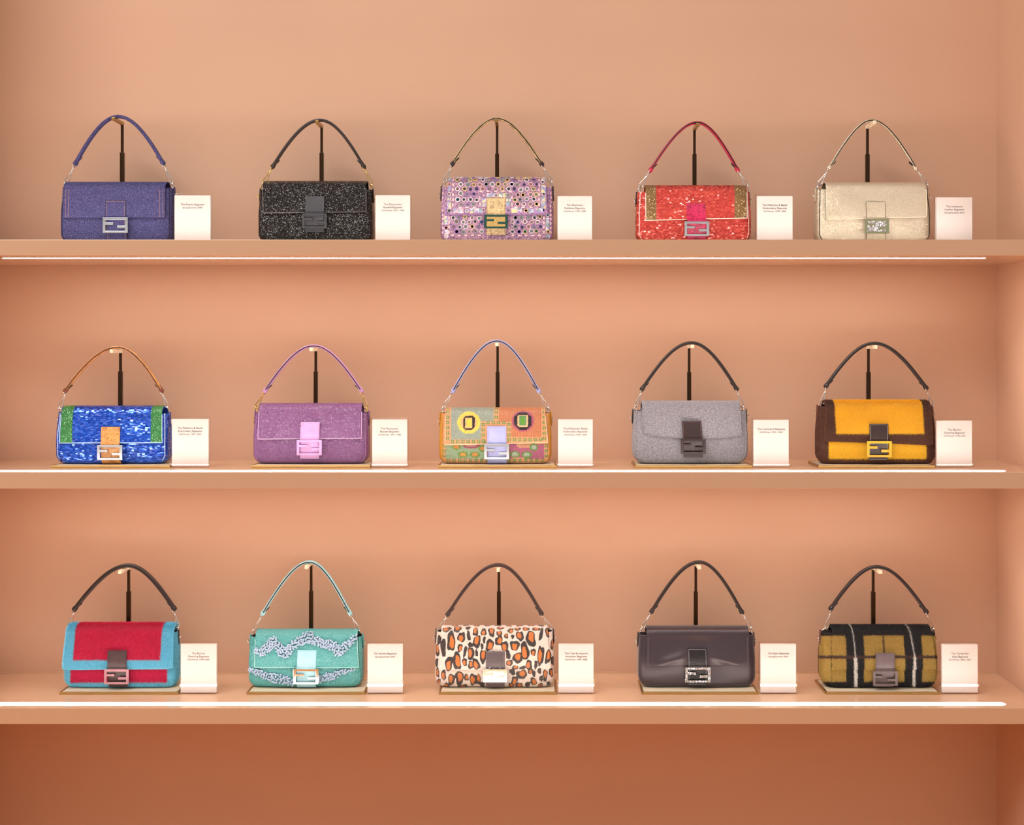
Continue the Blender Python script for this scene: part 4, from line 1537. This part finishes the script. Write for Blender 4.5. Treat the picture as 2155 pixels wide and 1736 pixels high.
def dress_bicolor(b, inner, border, flap_in, body_in, name_in, name_out):
    fi = fur_mat(name_in, *inner); fo = fur_mat(name_out, *border)
    ci, co = L(inner[1]), L(border[0])
    rf = bicolor_region(flap_in); rb = bicolor_region(body_in)
    col = lambda reg: (lambda x, y: np.where((reg(x, y) == 0)[..., None], ci, co))
    skin = attr_mat(name_in + '_hide', 0.8, 500, 0.3)
    b.puff = 0.002
    build_body(b, skin, col(rb)); build_flap(b, skin, col(rf), thick=0.005)
    nm = {0: 'panel_fur', 1: 'border_fur'}
    mt = {0: fi, 1: fo}
    fur_objects(b, b.flap_surf, None, rf, nm, mt, 95000, 0.0042, 0.00055, b.flap, r1=front_rows(b))
    fur_objects(b, b.body_surf, None, rb, nm, mt, 80000, 0.0042, 0.00055, b.body)
    # fluffy rim hanging over the hem and down both sides
    P = b.flap_P
    nb = P.shape[0] - int(44 * b.res) - 8
    edge = np.concatenate([P[nb:, 0], P[-1, 1:], P[nb:, -1][::-1]])
    d = np.concatenate([[0], np.cumsum(np.linalg.norm(np.diff(edge, axis=0), axis=1))])
    nn = 16000
    t = rng.random(nn) * d[-1]
    Q = np.stack([np.interp(t, d, edge[:, k]) for k in range(3)], 1)
    Q[:, 1] += rng.random(nn) * 0.005
    mid = P[P.shape[0] // 2 + 10, P.shape[1] // 2]
    D = (Q - np.array([b.xc, YC, (b.ztop + b.z0) / 2 + 0.02])) * np.array([1, 0, 2.0])
    D /= np.linalg.norm(D, axis=1)[:, None] + 1e-9
    side = np.abs(Q[:, 0] - b.xc) > b.a0 * 0.9
    D = np.where(side[:, None], D * np.array([1, 1, 0.35]), np.array([0, 0, -1.0]))
    D = D + np.array([0, -0.7, -0.25]) + rng.normal(0, 0.35, (nn, 3))
    D /= np.linalg.norm(D, axis=1)[:, None]
    S = np.cross(D, np.array([0, 1.0, 0])) + rng.normal(0, 0.2, (nn, 3)); S /= np.linalg.norm(S, axis=1)[:, None]
    V = np.stack([Q - S * 0.0003, Q + S * 0.0003, Q + D * (0.003 + 0.0025 * rng.random(nn))[:, None]], 1).reshape(-1, 3)
    put(b, 'fur_fringe', V, [np.arange(len(V)).reshape(-1, 3)], fo, parent=b.flap, smooth=False, kind='stuff')


def dress_yellow(b):
    b.res = 1.4; b.tab_off = 0.004
    dress_bicolor(b, ((246, 178, 6), (255, 214, 60)), ((84, 44, 28), (128, 78, 56)), (378, 1272, 0, 1024), (308, 1300, 1000, 1278), 'yellow_shearling', 'brown_shearling')
    build_tab(b, DARKBROWN, plain('cream_thread', (206, 190, 180), 0.7))
    build_buckle(b, leather('yellow_leather', (214, 164, 40), 0.4, 0.15))
    build_handle(b, BLACKSTRAP, None)
    b.side_mat = leather('brown_suede', (110, 62, 40), 0.8)


def dress_redfur(b):
    b.res = 1.4; b.tab_off = 0.004
    dress_bicolor(b, ((186, 8, 56), (234, 40, 96)), ((84, 190, 222), (160, 230, 248)), (268, 1150, 0, 1052), (232, 1215, 1000, 1280), 'crimson_shearling', 'turquoise_shearling')
    build_tab(b, leather('umber_leather', (72, 52, 54), 0.32), plain('dark_thread', (30, 22, 24), 0.7))
    build_buckle(b, leather('rose_woven_leather', (176, 120, 128), 0.4, 0.6, 500), M['edge_black'] if False else None)
    build_handle(b, BLACKSTRAP, None)
    b.side_mat = BLACKSTRAP


def bead_band(b, surf, poly, width, count_sp=0.0045):
    """short stone tubes crowded along a wavy band (crop coordinates)"""
    poly = np.array(poly, float)
    d = np.concatenate([[0], np.cumsum(np.hypot(np.diff(poly[:, 0]), np.diff(poly[:, 1])))])
    P, N, cx, cy = surf.scatter(26000, 0, surf.nr - 6)
    best = np.full(len(P), 1e9); pos = np.zeros(len(P))
    for i in range(len(poly) - 1):
        a, c = poly[i], poly[i + 1]
        v = c - a; L2 = v @ v
        t = np.clip(((cx - a[0]) * v[0] + (cy - a[1]) * v[1]) / L2, 0, 1)
        dd = np.hypot(cx - a[0] - t * v[0], cy - a[1] - t * v[1])
        k = dd < best
        best[k] = dd[k]; pos[k] = (d[i] + t * math.sqrt(L2))[k]
    wd = np.interp(pos, d, width)
    ok = np.where(best < wd / 2)[0]
    chosen = []
    for i in ok:
        if all(np.linalg.norm(P[i] - P[j]) > count_sp for j in chosen[-400:]):
            chosen.append(i)
    mb = MB()
    for i in chosen:
        n = N[i]
        t = np.array([1.0, 0, 0]) - n * n[0]; t /= np.linalg.norm(t)
        u = np.cross(n, t)
        a = rng.choice([0.1, 1.4, 0.9, 2.4]) + rng.normal(0, 0.3)
        ax = t * math.cos(a) + u * math.sin(a)
        c = P[i] + n * 0.0026
        ln = 0.0025 + 0.0013 * rng.random()
        pts = np.stack([c - ax * ln, c - ax * ln * 0.8, c + ax * ln * 0.8, c + ax * ln])
        V, fs = sweep2(pts, [0.0014, 0.0022, 0.0022, 0.0014], n)
        mb.add(V, fs)
    return mb


def sweep2(P, rad, n):
    """eight-sided short tube whose frame is given by the surface normal"""
    T = P[-1] - P[0]; T /= np.linalg.norm(T)
    B = n - T * (n @ T); B /= np.linalg.norm(B) + 1e-9
    S = np.cross(T, B)
    k = 7
    a = np.linspace(0, 2 * math.pi, k, endpoint=False)
    V = np.concatenate([p[None] + (S[None] * np.cos(a)[:, None] + B[None] * np.sin(a)[:, None]) * r for p, r in zip(P, rad)])
    m = len(P)
    i = np.arange(m - 1)[:, None]; j = np.arange(k)[None, :]; j2 = (j + 1) % k
    q = np.stack([i * k + j, (i + 1) * k + j, (i + 1) * k + j2, i * k + j2], -1).reshape(-1, 4)
    return V, [q, np.arange(k)[None, :], ((m - 1) * k + np.arange(k))[None, ::-1]]


def dress_stones(b):
    m = beaded('teal_glass_beads', (48, 128, 128), (106, 186, 184), 820, 0.85, 0.2, 0.0, 0.6)
    b.trim = plain('teal_edging', (170, 220, 214), 0.4)
    build_body(b, m); build_flap(b, m)
    build_piping(b, plain('teal_seam', (90, 170, 168), 0.5), 0.0010)
    st = plain('pale_blue_stone', (172, 190, 216), 0.3)
    p1 = [(238, 968), (300, 985), (350, 930), (410, 870), (450, 905), (500, 985), (535, 990), (590, 930), (650, 880), (700, 860), (760, 822), (800, 858), (860, 868), (930, 905), (985, 900), (1040, 935), (1075, 980), (1130, 925), (1190, 880), (1235, 828)]
    w1 = [50, 75, 85, 85, 80, 90, 90, 80, 75, 85, 110, 85, 80, 70, 90, 100, 80, 70, 65, 50]
    putmb(b, 'stone_beads', bead_band(b, b.flap_surf, p1, w1), st, parent=b.flap, kind='stuff', label='pale blue stone beads in a zigzag band')
    p2 = [(190, 1155), (260, 1180), (340, 1215), (420, 1235), (500, 1245), (600, 1275)]
    p3 = [(870, 1245), (950, 1225), (1040, 1205), (1110, 1180), (1170, 1160), (1225, 1145)]
    mb = bead_band(b, b.body_surf, p2, [40, 55, 75, 85, 85, 70])
    putmb(b, 'stone_beads', mb, st, parent=b.body, kind='stuff')
    putmb(b, 'stone_beads', bead_band(b, b.body_surf, p3, [75, 75, 70, 45, 32, 25]), st, parent=b.body, kind='stuff')
    lea = leather('sky_blue_leather', (168, 214, 226), 0.4, 0.15)
    build_tab(b, lea, plain('sky_thread', (120, 170, 186), 0.7)); build_buckle(b, M['silver'])
    build_handle(b, leather('sky_blue_strap', (158, 206, 216), 0.4, 0.15), M['edge_black'])
    b.side_mat = m


def dress_leopard(b):
    b.res = 2.8; b.puff = 0.003; b.wob = 0.0018
    n = NT('printed_calf_hair')
    a = n.node('ShaderNodeVertexColor'); a.layer_name = 'Col'
    nz = n.noise(500, 3, 0.6, n.coord((1.0, 1.0, 0.35)))
    n.link(n.mix(n.ramp(nz.outputs['Fac'], [(0.35, (0, 0, 0)), (0.7, (0.25, 0.25, 0.25))]), a.outputs['Color'], lin((120, 96, 84))), n.p.inputs['Base Color'])
    n.set(Roughness=0.5)
    n.p.inputs['Sheen Weight'].default_value = 0.2
    n.bump(nz.outputs['Fac'], 0.25, 0.0008)
    build_body(b, n.m, leopard_color); build_flap(b, n.m, leopard_color, thick=0.003)
    lea = leather('pewter_leather', (96, 82, 84), 0.3)
    build_tab(b, lea, plain('pewter_thread', (150, 138, 138), 0.7))
    bk = build_buckle(b, plain('pale_gold_frame', (250, 232, 206), 0.16, 0.6), plain('white_reflection_plate', (250, 240, 228), 0.2, 0.35))  # whitened plate colour stands in for white reflections on the wrapped chrome
    # clear film wrapped round the buckle
    x0, x1, z0, z1 = b.buckle_box
    y = b.buckle_y
    w = (x1 - x0); h = (z1 - z0)
    nx, nz_ = 22, 16
    u = np.linspace(-1, 1, nx); v = np.linspace(-1, 1, nz_)
    U, Vv = np.meshgrid(u, v)
    rr = (np.abs(U) ** 4 + np.abs(Vv) ** 4) ** 0.25
    X = (x0 + x1) / 2 + U * w * 0.56 * (1 - 0.03 * np.abs(Vv)); Z = (z0 + z1) / 2 + 0.001 + Vv * h * 0.66
    Yy = y - 0.0052 + 0.006 * np.clip(rr - 0.72, 0, 1) ** 1.3 * 6 * 0.6 + 0.0006 * np.sin(U * 9 + Vv * 7) + 0.0005 * np.cos(U * 13 - Vv * 5)
    o = put(b, 'plastic_wrap', np.stack([X, Yy, Z], -1).reshape(-1, 3), [grid_faces(nz_, nx)], acrylic('clear_film'), parent=bk)
    build_handle(b, leather('umber_strap', (58, 40, 38), 0.3, 0.15), None, None, plain('umber_seam', (96, 74, 70), 0.5))
    b.side_mat = DARKBROWN


def satin_folds(b, P):
    """the cloth is drawn in towards the tab, with soft folds on both sides"""
    x = P[..., 0] - b.xc; z = P[..., 2]
    zt = b.Z(960, 0.148)
    f = np.where(P[..., 1] < YC, 1.0, 0.0)
    tx = (b.X(714, 0.148) - b.xc)
    for s in (-1, 1):
        dx = (x - tx) * s - 0.02
        line = zt - 0.010 - dx * 0.28
        P[..., 1] -= f * 0.0042 * np.exp(-((z - line) / 0.011) ** 2) * sstep(-0.005, 0.025, dx) * (1 - sstep(0.045, 0.095, dx))
    P[..., 1] += f * 0.003 * np.exp(-((x - tx) / 0.05) ** 2 - ((z - zt - 0.018) / 0.014) ** 2)
    return P


def dress_satin(b):
    m = satin_mat()
    b.flap_extra = satin_folds
    build_body(b, m); build_flap(b, m)
    build_piping(b, plain('plum_seam', (60, 44, 52), 0.5), 0.0008)
    st = plain('mauve_grey_thread', (150, 130, 138), 0.7)
    P = b.flap_P; nb = P.shape[0] - int(44 * b.res) + 2
    for col in (2, P.shape[1] - 3):
        putmb(b, 'stitching', dashes(P[nb:, col] + np.array([0, -0.0002, 0]), 0, w=0.0003), st, parent=b.flap, smooth=False, kind='stuff')
    blk = leather('black_grained_leather', (24, 20, 24), 0.25, 0.8, 700)
    build_tab(b, blk, plain('silver_thread', (190, 184, 186), 0.5)); build_buckle(b, crystal_mat())
    build_handle(b, BLACKSTRAP, None)
    b.side_mat = BLACKSTRAP


def tartan_region(x, y):
    """0 black, 1 white stripe, 2 brown seam, 3.. mustard patches"""
    r = np.zeros(x.shape, int)
    w1 = (np.abs(x - (462 + np.clip((y - 700) * 0.05, 0, 25))) < np.where(y > 1030, 17, 5))
    w2 = (np.abs(x - (1040 + np.clip((y - 700) * 0.12, 0, 36))) < np.where(y > 1020, 14, 6))
    r[w1 | w2] = 1
    seam = (np.abs(y - 1022) < 16) | ((np.abs(x - 775) < 9) & (y > 800))
    r[seam & ~(w1 | w2) & (y > 800)] = 2
    cols = [(110, 240), (243, 388), (570, 764), (782, 978), (1160, 1330)]
    rows = [(808, 1006), (1036, 1270)]
    k = 3
    for (x0, x1) in cols:
        for (y0, y1) in rows:
            r[(x > x0) & (x < x1) & (y > y0) & (y < y1)] = k
            k += 1
    r[(y > 1285)] = np.where(r[(y > 1285)] == 1, 1, 0)
    return r


def dress_tartan(b):
    b.res = 1.4; b.puff = 0.004; b.wob = 0.002; b.tab_off = 0.004
    mus = fur_mat('mustard_fur', (156, 126, 54), (212, 178, 98)); blk = fur_mat('black_fur', (14, 10, 11), (46, 38, 40))
    wht = fur_mat('white_fur', (214, 204, 196), (248, 240, 232)); brn = fur_mat('brown_fur', (58, 32, 28), (104, 70, 62))
    pal = {0: L((20, 15, 16)), 1: L((226, 216, 206)), 2: L((70, 42, 38))}
    def color(x, y):
        r = tartan_region(x, y)
        C = np.zeros(x.shape + (3,)); C[...] = L((178, 138, 56))
        for k, c in pal.items():
            C[r == k] = c
        return C
    skin = attr_mat('patchwork_hide', 0.8, 500, 0.3)
    build_body(b, skin, color); build_flap(b, skin, color, thick=0.005)
    nm = {0: 'black_fur', 1: 'white_fur', 2: 'brown_fur'}; mt = {0: blk, 1: wht, 2: brn}
    for k in range(3, 14):
        nm[k] = 'fur_patch'; mt[k] = mus
    for surf, par, cnt, r1 in ((b.flap_surf, b.flap, 90000, front_rows(b)), (b.body_surf, b.body, 80000, None)):
        out = strands(surf, cnt, 0.0036, 0.00055, tartan_region, lift=0.65, jit=0.4, r1=r1)
        for k, (V, Fc) in out.items():
            if k >= 3 and len(Fc) < 300:
                continue
            put(b, nm[k], V, [Fc], mt[k], parent=par, smooth=False, kind='stuff')
    lea = leather('pewter_brown_leather', (104, 88, 90), 0.3)
    build_tab(b, lea, plain('dark_thread2', (40, 30, 32), 0.7)); build_buckle(b, leather('bronze_leather', (86, 66, 66), 0.25))
    build_handle(b, BLACKSTRAP, None)
    b.side_mat = leather('brown_side_leather', (84, 44, 36), 0.4)


# --- round mirrors in coloured rings
def disc_mesh(name, R=0.0058):
    n = 14
    a = np.linspace(0, 2 * math.pi, n, endpoint=False)
    prof = [(R, 0.0002), (R, 0.0009), (R * 0.84, 0.0017), (R * 0.68, 0.0009)]
    V = np.concatenate([np.stack([r * np.cos(a), r * np.sin(a), np.full(n, z)], 1) for r, z in prof])
    i = np.arange(3)[:, None]; j = np.arange(n)[None, :]; j2 = (j + 1) % n
    q = np.stack([i * n + j, i * n + j2, (i + 1) * n + j2, (i + 1) * n + j], -1).reshape(-1, 4)
    cap = (3 * n + np.arange(n))[None, :]
    return make_mesh(name, V, [q, cap], smooth=False, mi=np.concatenate([np.zeros(len(q)), np.ones(1)]))


def frame_on(P, N, up=(0, 0, 1), spin=0.0):
    n = Vector(N).normalized()
    t = Vector(up).cross(n).normalized()
    u = n.cross(t)
    m = Matrix((t, u, n)).transposed().to_4x4()
    return Matrix.Translation(Vector(P)) @ m @ Matrix.Rotation(spin, 4, 'Z')


def nearest_on(surf, cx, cy, r1=None):
    A = (surf.cx - cx) ** 2 + (surf.cy - cy) ** 2
    if r1:
        A = A[:r1]
    i, j = np.unravel_index(np.argmin(A), A.shape)
    return surf.P[i, j], surf.N[i, j]


def dress_paillette(b):
    b.res = 1.5; b.wob = 0.0008
    n = NT('lilac_bead_ground')
    v = n.voronoi(620)
    g = n.ramp(v.outputs['Color'], [(0.25, lin((86, 52, 92))), (0.5, lin((162, 116, 150))), (0.8, lin((206, 164, 178)))])
    n.link(g, n.p.inputs['Base Color']); n.set(Roughness=0.4)
    n.bump(v.outputs['Distance'], 0.5, 0.0008)
    ground = n.m
    b.trim = plain('lilac_cord', (150, 110, 170), 0.5); b.trim_r = 0.0011
    build_body(b, ground); build_flap(b, ground)
    build_piping(b, plain('lilac_piping', (160, 120, 170), 0.5), 0.0012)
    rings = [plain('ring_' + k, c, 0.45) for k, c in (('white', (222, 212, 220)), ('lilac', (152, 112, 180)), ('pink', (226, 172, 178)), ('yellow', (224, 194, 124)), ('grey', (150, 156, 160)))]
    mirrors = [plain('mirror_' + k, c, 0.08, 1.0) for k, c in (('silver', (176, 168, 166)), ('rose', (192, 152, 146)), ('smoke', (104, 96, 102)), ('teal', (56, 104, 114)), ('dark', (20, 14, 26)))]
    base = disc_mesh('paillette')
    variants = {}
    def place(surf, parent, cx, cy, scale, r1, pal):
        P, N = nearest_on(surf, cx, cy, r1)
        key = (int(rng.choice(5, p=[.3, .27, .17, .14, .12])), int(rng.choice(5, p=pal)))
        if key not in variants:
            me = base.copy()
            me.materials.append(rings[key[0]]); me.materials.append(mirrors[key[1]])
            variants[key] = me
        o = bpy.data.objects.new('paillette', variants[key])
        COL.objects.link(o)
        o.parent = parent
        Nn = N + rng.normal(0, 0.05, 3)
        o.matrix_local = frame_on(np.array(P) - np.array(b.org), Nn) @ Matrix.Diagonal((scale, scale, 1, 1))
    fpal = [.42, .2, .22, .06, .1]; bpal = [.2, .2, .2, .25, .15]
    # mirrors of the flap, row by row
    rows = [(650, 0), (700, 1), (748, 0), (800, 1), (850, 0), (905, 1), (958, 0), (1008, 1)]
    for y, k in rows:
        for x in np.arange(352 + k * 32, 1160, 64):
            if y > 870 and 560 < x < 925:
                continue
            place(b.flap_surf, b.flap, x + rng.normal(0, 4), y + rng.normal(0, 3), 0.85 + 0.22 * rng.random(), None, fpal)
    for y, k in [(1145, 0), (1192, 1), (1240, 0), (1288, 1)]:
        for x in np.arange(310 + k * 32, 1200, 63):
            if 606 < x < 878 and y < 1265 or 625 < x < 862:
                continue
            place(b.body_surf, b.body, x + rng.normal(0, 4), y + rng.normal(0, 3), 0.85 + 0.22 * rng.random(), None, bpal)
    # single mirrors in the border
    for (x, y) in [(265, 795), (263, 905), (265, 1076), (447, 1080), (618, 915), (614, 1072), (868, 915), (870, 1076), (1044, 1076), (1218, 1072), (1224, 902), (1215, 770), (742, 912)]:
        place(b.flap_surf, b.flap, x, y, 0.8, None, fpal)
    for (x, y) in [(236, 1252), (1272, 1290), (1262, 1120)]:
        place(b.body_surf, b.body, x, y, 0.8, None, bpal)
    # faceted triangles of the border (small, joined)
    pal = [lin((236, 226, 240)), lin((180, 150, 206)), lin((176, 190, 214)), lin((244, 224, 160)), lin((240, 196, 206)), lin((150, 172, 176))]
    def triangles(surf, parent, cells):
        mb = MB()
        for (x0, y0, x1, y1) in cells:
            P00, N = nearest_on(surf, x0, y0); P10, _ = nearest_on(surf, x1, y0); P11, _ = nearest_on(surf, x1, y1); P01, _ = nearest_on(surf, x0, y1)
            c = (P00 + P10 + P11 + P01) / 4 + N * 0.0022
            q = [p + N * 0.0007 for p in (P00, P10, P11, P01)]
            for a in range(4):
                col = pal[int(rng.integers(len(pal)))]
                mb.add([q[a], q[(a + 1) % 4], c], [[(0, 1, 2)]], col)
        return mb
    flap_cells = []
    sk = lambda y, x0: [(x0 - 22, yy, x0 + 22, yy + 44) for yy in y]
    flap_cells += sk([680, 725, 822, 935, 985, 1022 - 8], 264) + sk([680, 725, 805, 845, 930, 980, 1020], 1222)
    flap_cells += [(xx, 1052, xx + 50, 1100) for xx in (310, 362, 470, 522, 566)] + [(xx, 1052, xx + 50, 1100) for xx in (900, 952, 1074, 1128, 1170)]
    flap_cells += [(xx, 888, xx + 46, 934) for xx in (644, 688, 770, 806)] + sk([942, 990], 618) + sk([942, 990], 868)
    cm = attr_mat('facet_stones', 0.25, 900, 0.05)
    putmb(b, 'facet_border', triangles(b.flap_surf, b.flap, flap_cells), cm, parent=b.flap, smooth=False, kind='stuff', colors=True)
    body_cells = sk([1130, 1175, 1275, 1310], 236) + sk([1150, 1195, 1235, 1315], 1268)
    putmb(b, 'facet_border', triangles(b.body_surf, b.body, body_cells), cm, parent=b.body, smooth=False, kind='stuff', colors=True)
    # pink oval stitches round the panels
    def ovals(surf, pts):
        mb = MB()
        a = np.linspace(0, 2 * math.pi, 8, endpoint=False)
        for (x, y, v) in pts:
            P, N = nearest_on(surf, x, y)
            t = Vector((0, 0, 1)).cross(Vector(N)).normalized(); u = Vector(N).cross(t)
            t, u = np.array(t), np.array(u)
            rx, ry = (0.0022, 0.0042) if v else (0.0042, 0.0022)
            ring = P[None] + N[None] * 0.0006 + t[None] * (rx * np.cos(a))[:, None] + u[None] * (ry * np.sin(a))[:, None]
            mid = P[None] + N[None] * 0.0018 + t[None] * (0.6 * rx * np.cos(a))[:, None] + u[None] * (0.6 * ry * np.sin(a))[:, None]
            q = [(k, (k + 1) % 8, 8 + (k + 1) % 8, 8 + k) for k in range(8)]
            mb.add(np.concatenate([ring, mid]), [q, (8 + np.arange(8))[None]])
        return mb
    pk = plain('pink_oval_stones', (246, 196, 196), 0.3)
    pts = [(305, y, 1) for y in range(700, 1040, 52)] + [(1180, y, 1) for y in range(700, 1040, 52)]
    pts += [(x, 1042, 0) for x in (380, 450, 520, 945, 1020, 1100)] + [(x, 872, 0) for x in (590, 660, 738, 815, 890)] + [(578, 940, 1), (578, 1005, 1), (905, 940, 1), (905, 1010, 1)]
    putmb(b, 'oval_stones', ovals(b.flap_surf, pts), pk, parent=b.flap, kind='stuff')
    pts = [(268, y, 1) for y in range(1150, 1300, 48)] + [(1228, y, 1) for y in range(1150, 1300, 48)] + [(x, 1326, 0) for x in range(300, 1210, 68) if not 620 < x < 860]
    pts += [(205, y, 1) for y in range(900, 1320, 44)] + [(1298, y, 1) for y in range(900, 1320, 44)]
    putmb(b, 'oval_stones', ovals(b.body_surf, pts), pk, parent=b.body, kind='stuff')
    skin = snake('cream_snakeskin', (238, 210, 158), (216, 180, 126), (104, 74, 52), 520)
    build_tab(b, skin, plain('brown_thread', (96, 66, 46), 0.7), 'cream snakeskin tab')
    build_buckle(b, plain('bottle_green_enamel', (24, 62, 56), 0.2), plain('gold_plate', (236, 196, 124), 0.25, 0.8), fill_front=0.25)
    build_handle(b, skin, M['edge_black'], leather('dark_brown_end', (44, 26, 24), 0.35))
    b.side_mat = BLACKSTRAP


DRESS = {'denim': dress_denim, 'black': dress_black, 'paillette': dress_paillette, 'red_sequin': dress_red, 'iridescent': dress_iridescent,
         'blue_sequin': dress_blue, 'purple': dress_purple, 'multicolor': dress_multicolor, 'cashmere': dress_cashmere, 'yellow': dress_yellow,
         'red_fur': dress_redfur, 'stones': dress_stones, 'leopard': dress_leopard, 'satin': dress_satin, 'tartan': dress_tartan}
RING_UP = {'denim': 1, 'black': 0, 'paillette': 1, 'iridescent': 0, 'cashmere': 1, 'stones': 0, 'red_fur': 1}

for sp in SPECS:
    sp = dict(sp)
    sp.setdefault('tab_off', 0.0)
    sp.setdefault('arm_ivory', False)
    b = Bag(sp)
    b.tongue = 1.0
    b.ring_up = RING_UP.get(b.key, -1)
    name, label, ref = NAMES[b.key]
    b.root = empty(name, b.org)
    tag(b.root, label, 'handbag', 'handbags on the wall shelves')
    DRESS[b.key](b)
    build_clasps(b)
    build_stand(b, 'bronze telescopic display stand holding up ' + ref)
    build_sign(b, 'small white acrylic caption sign beside ' + ref)
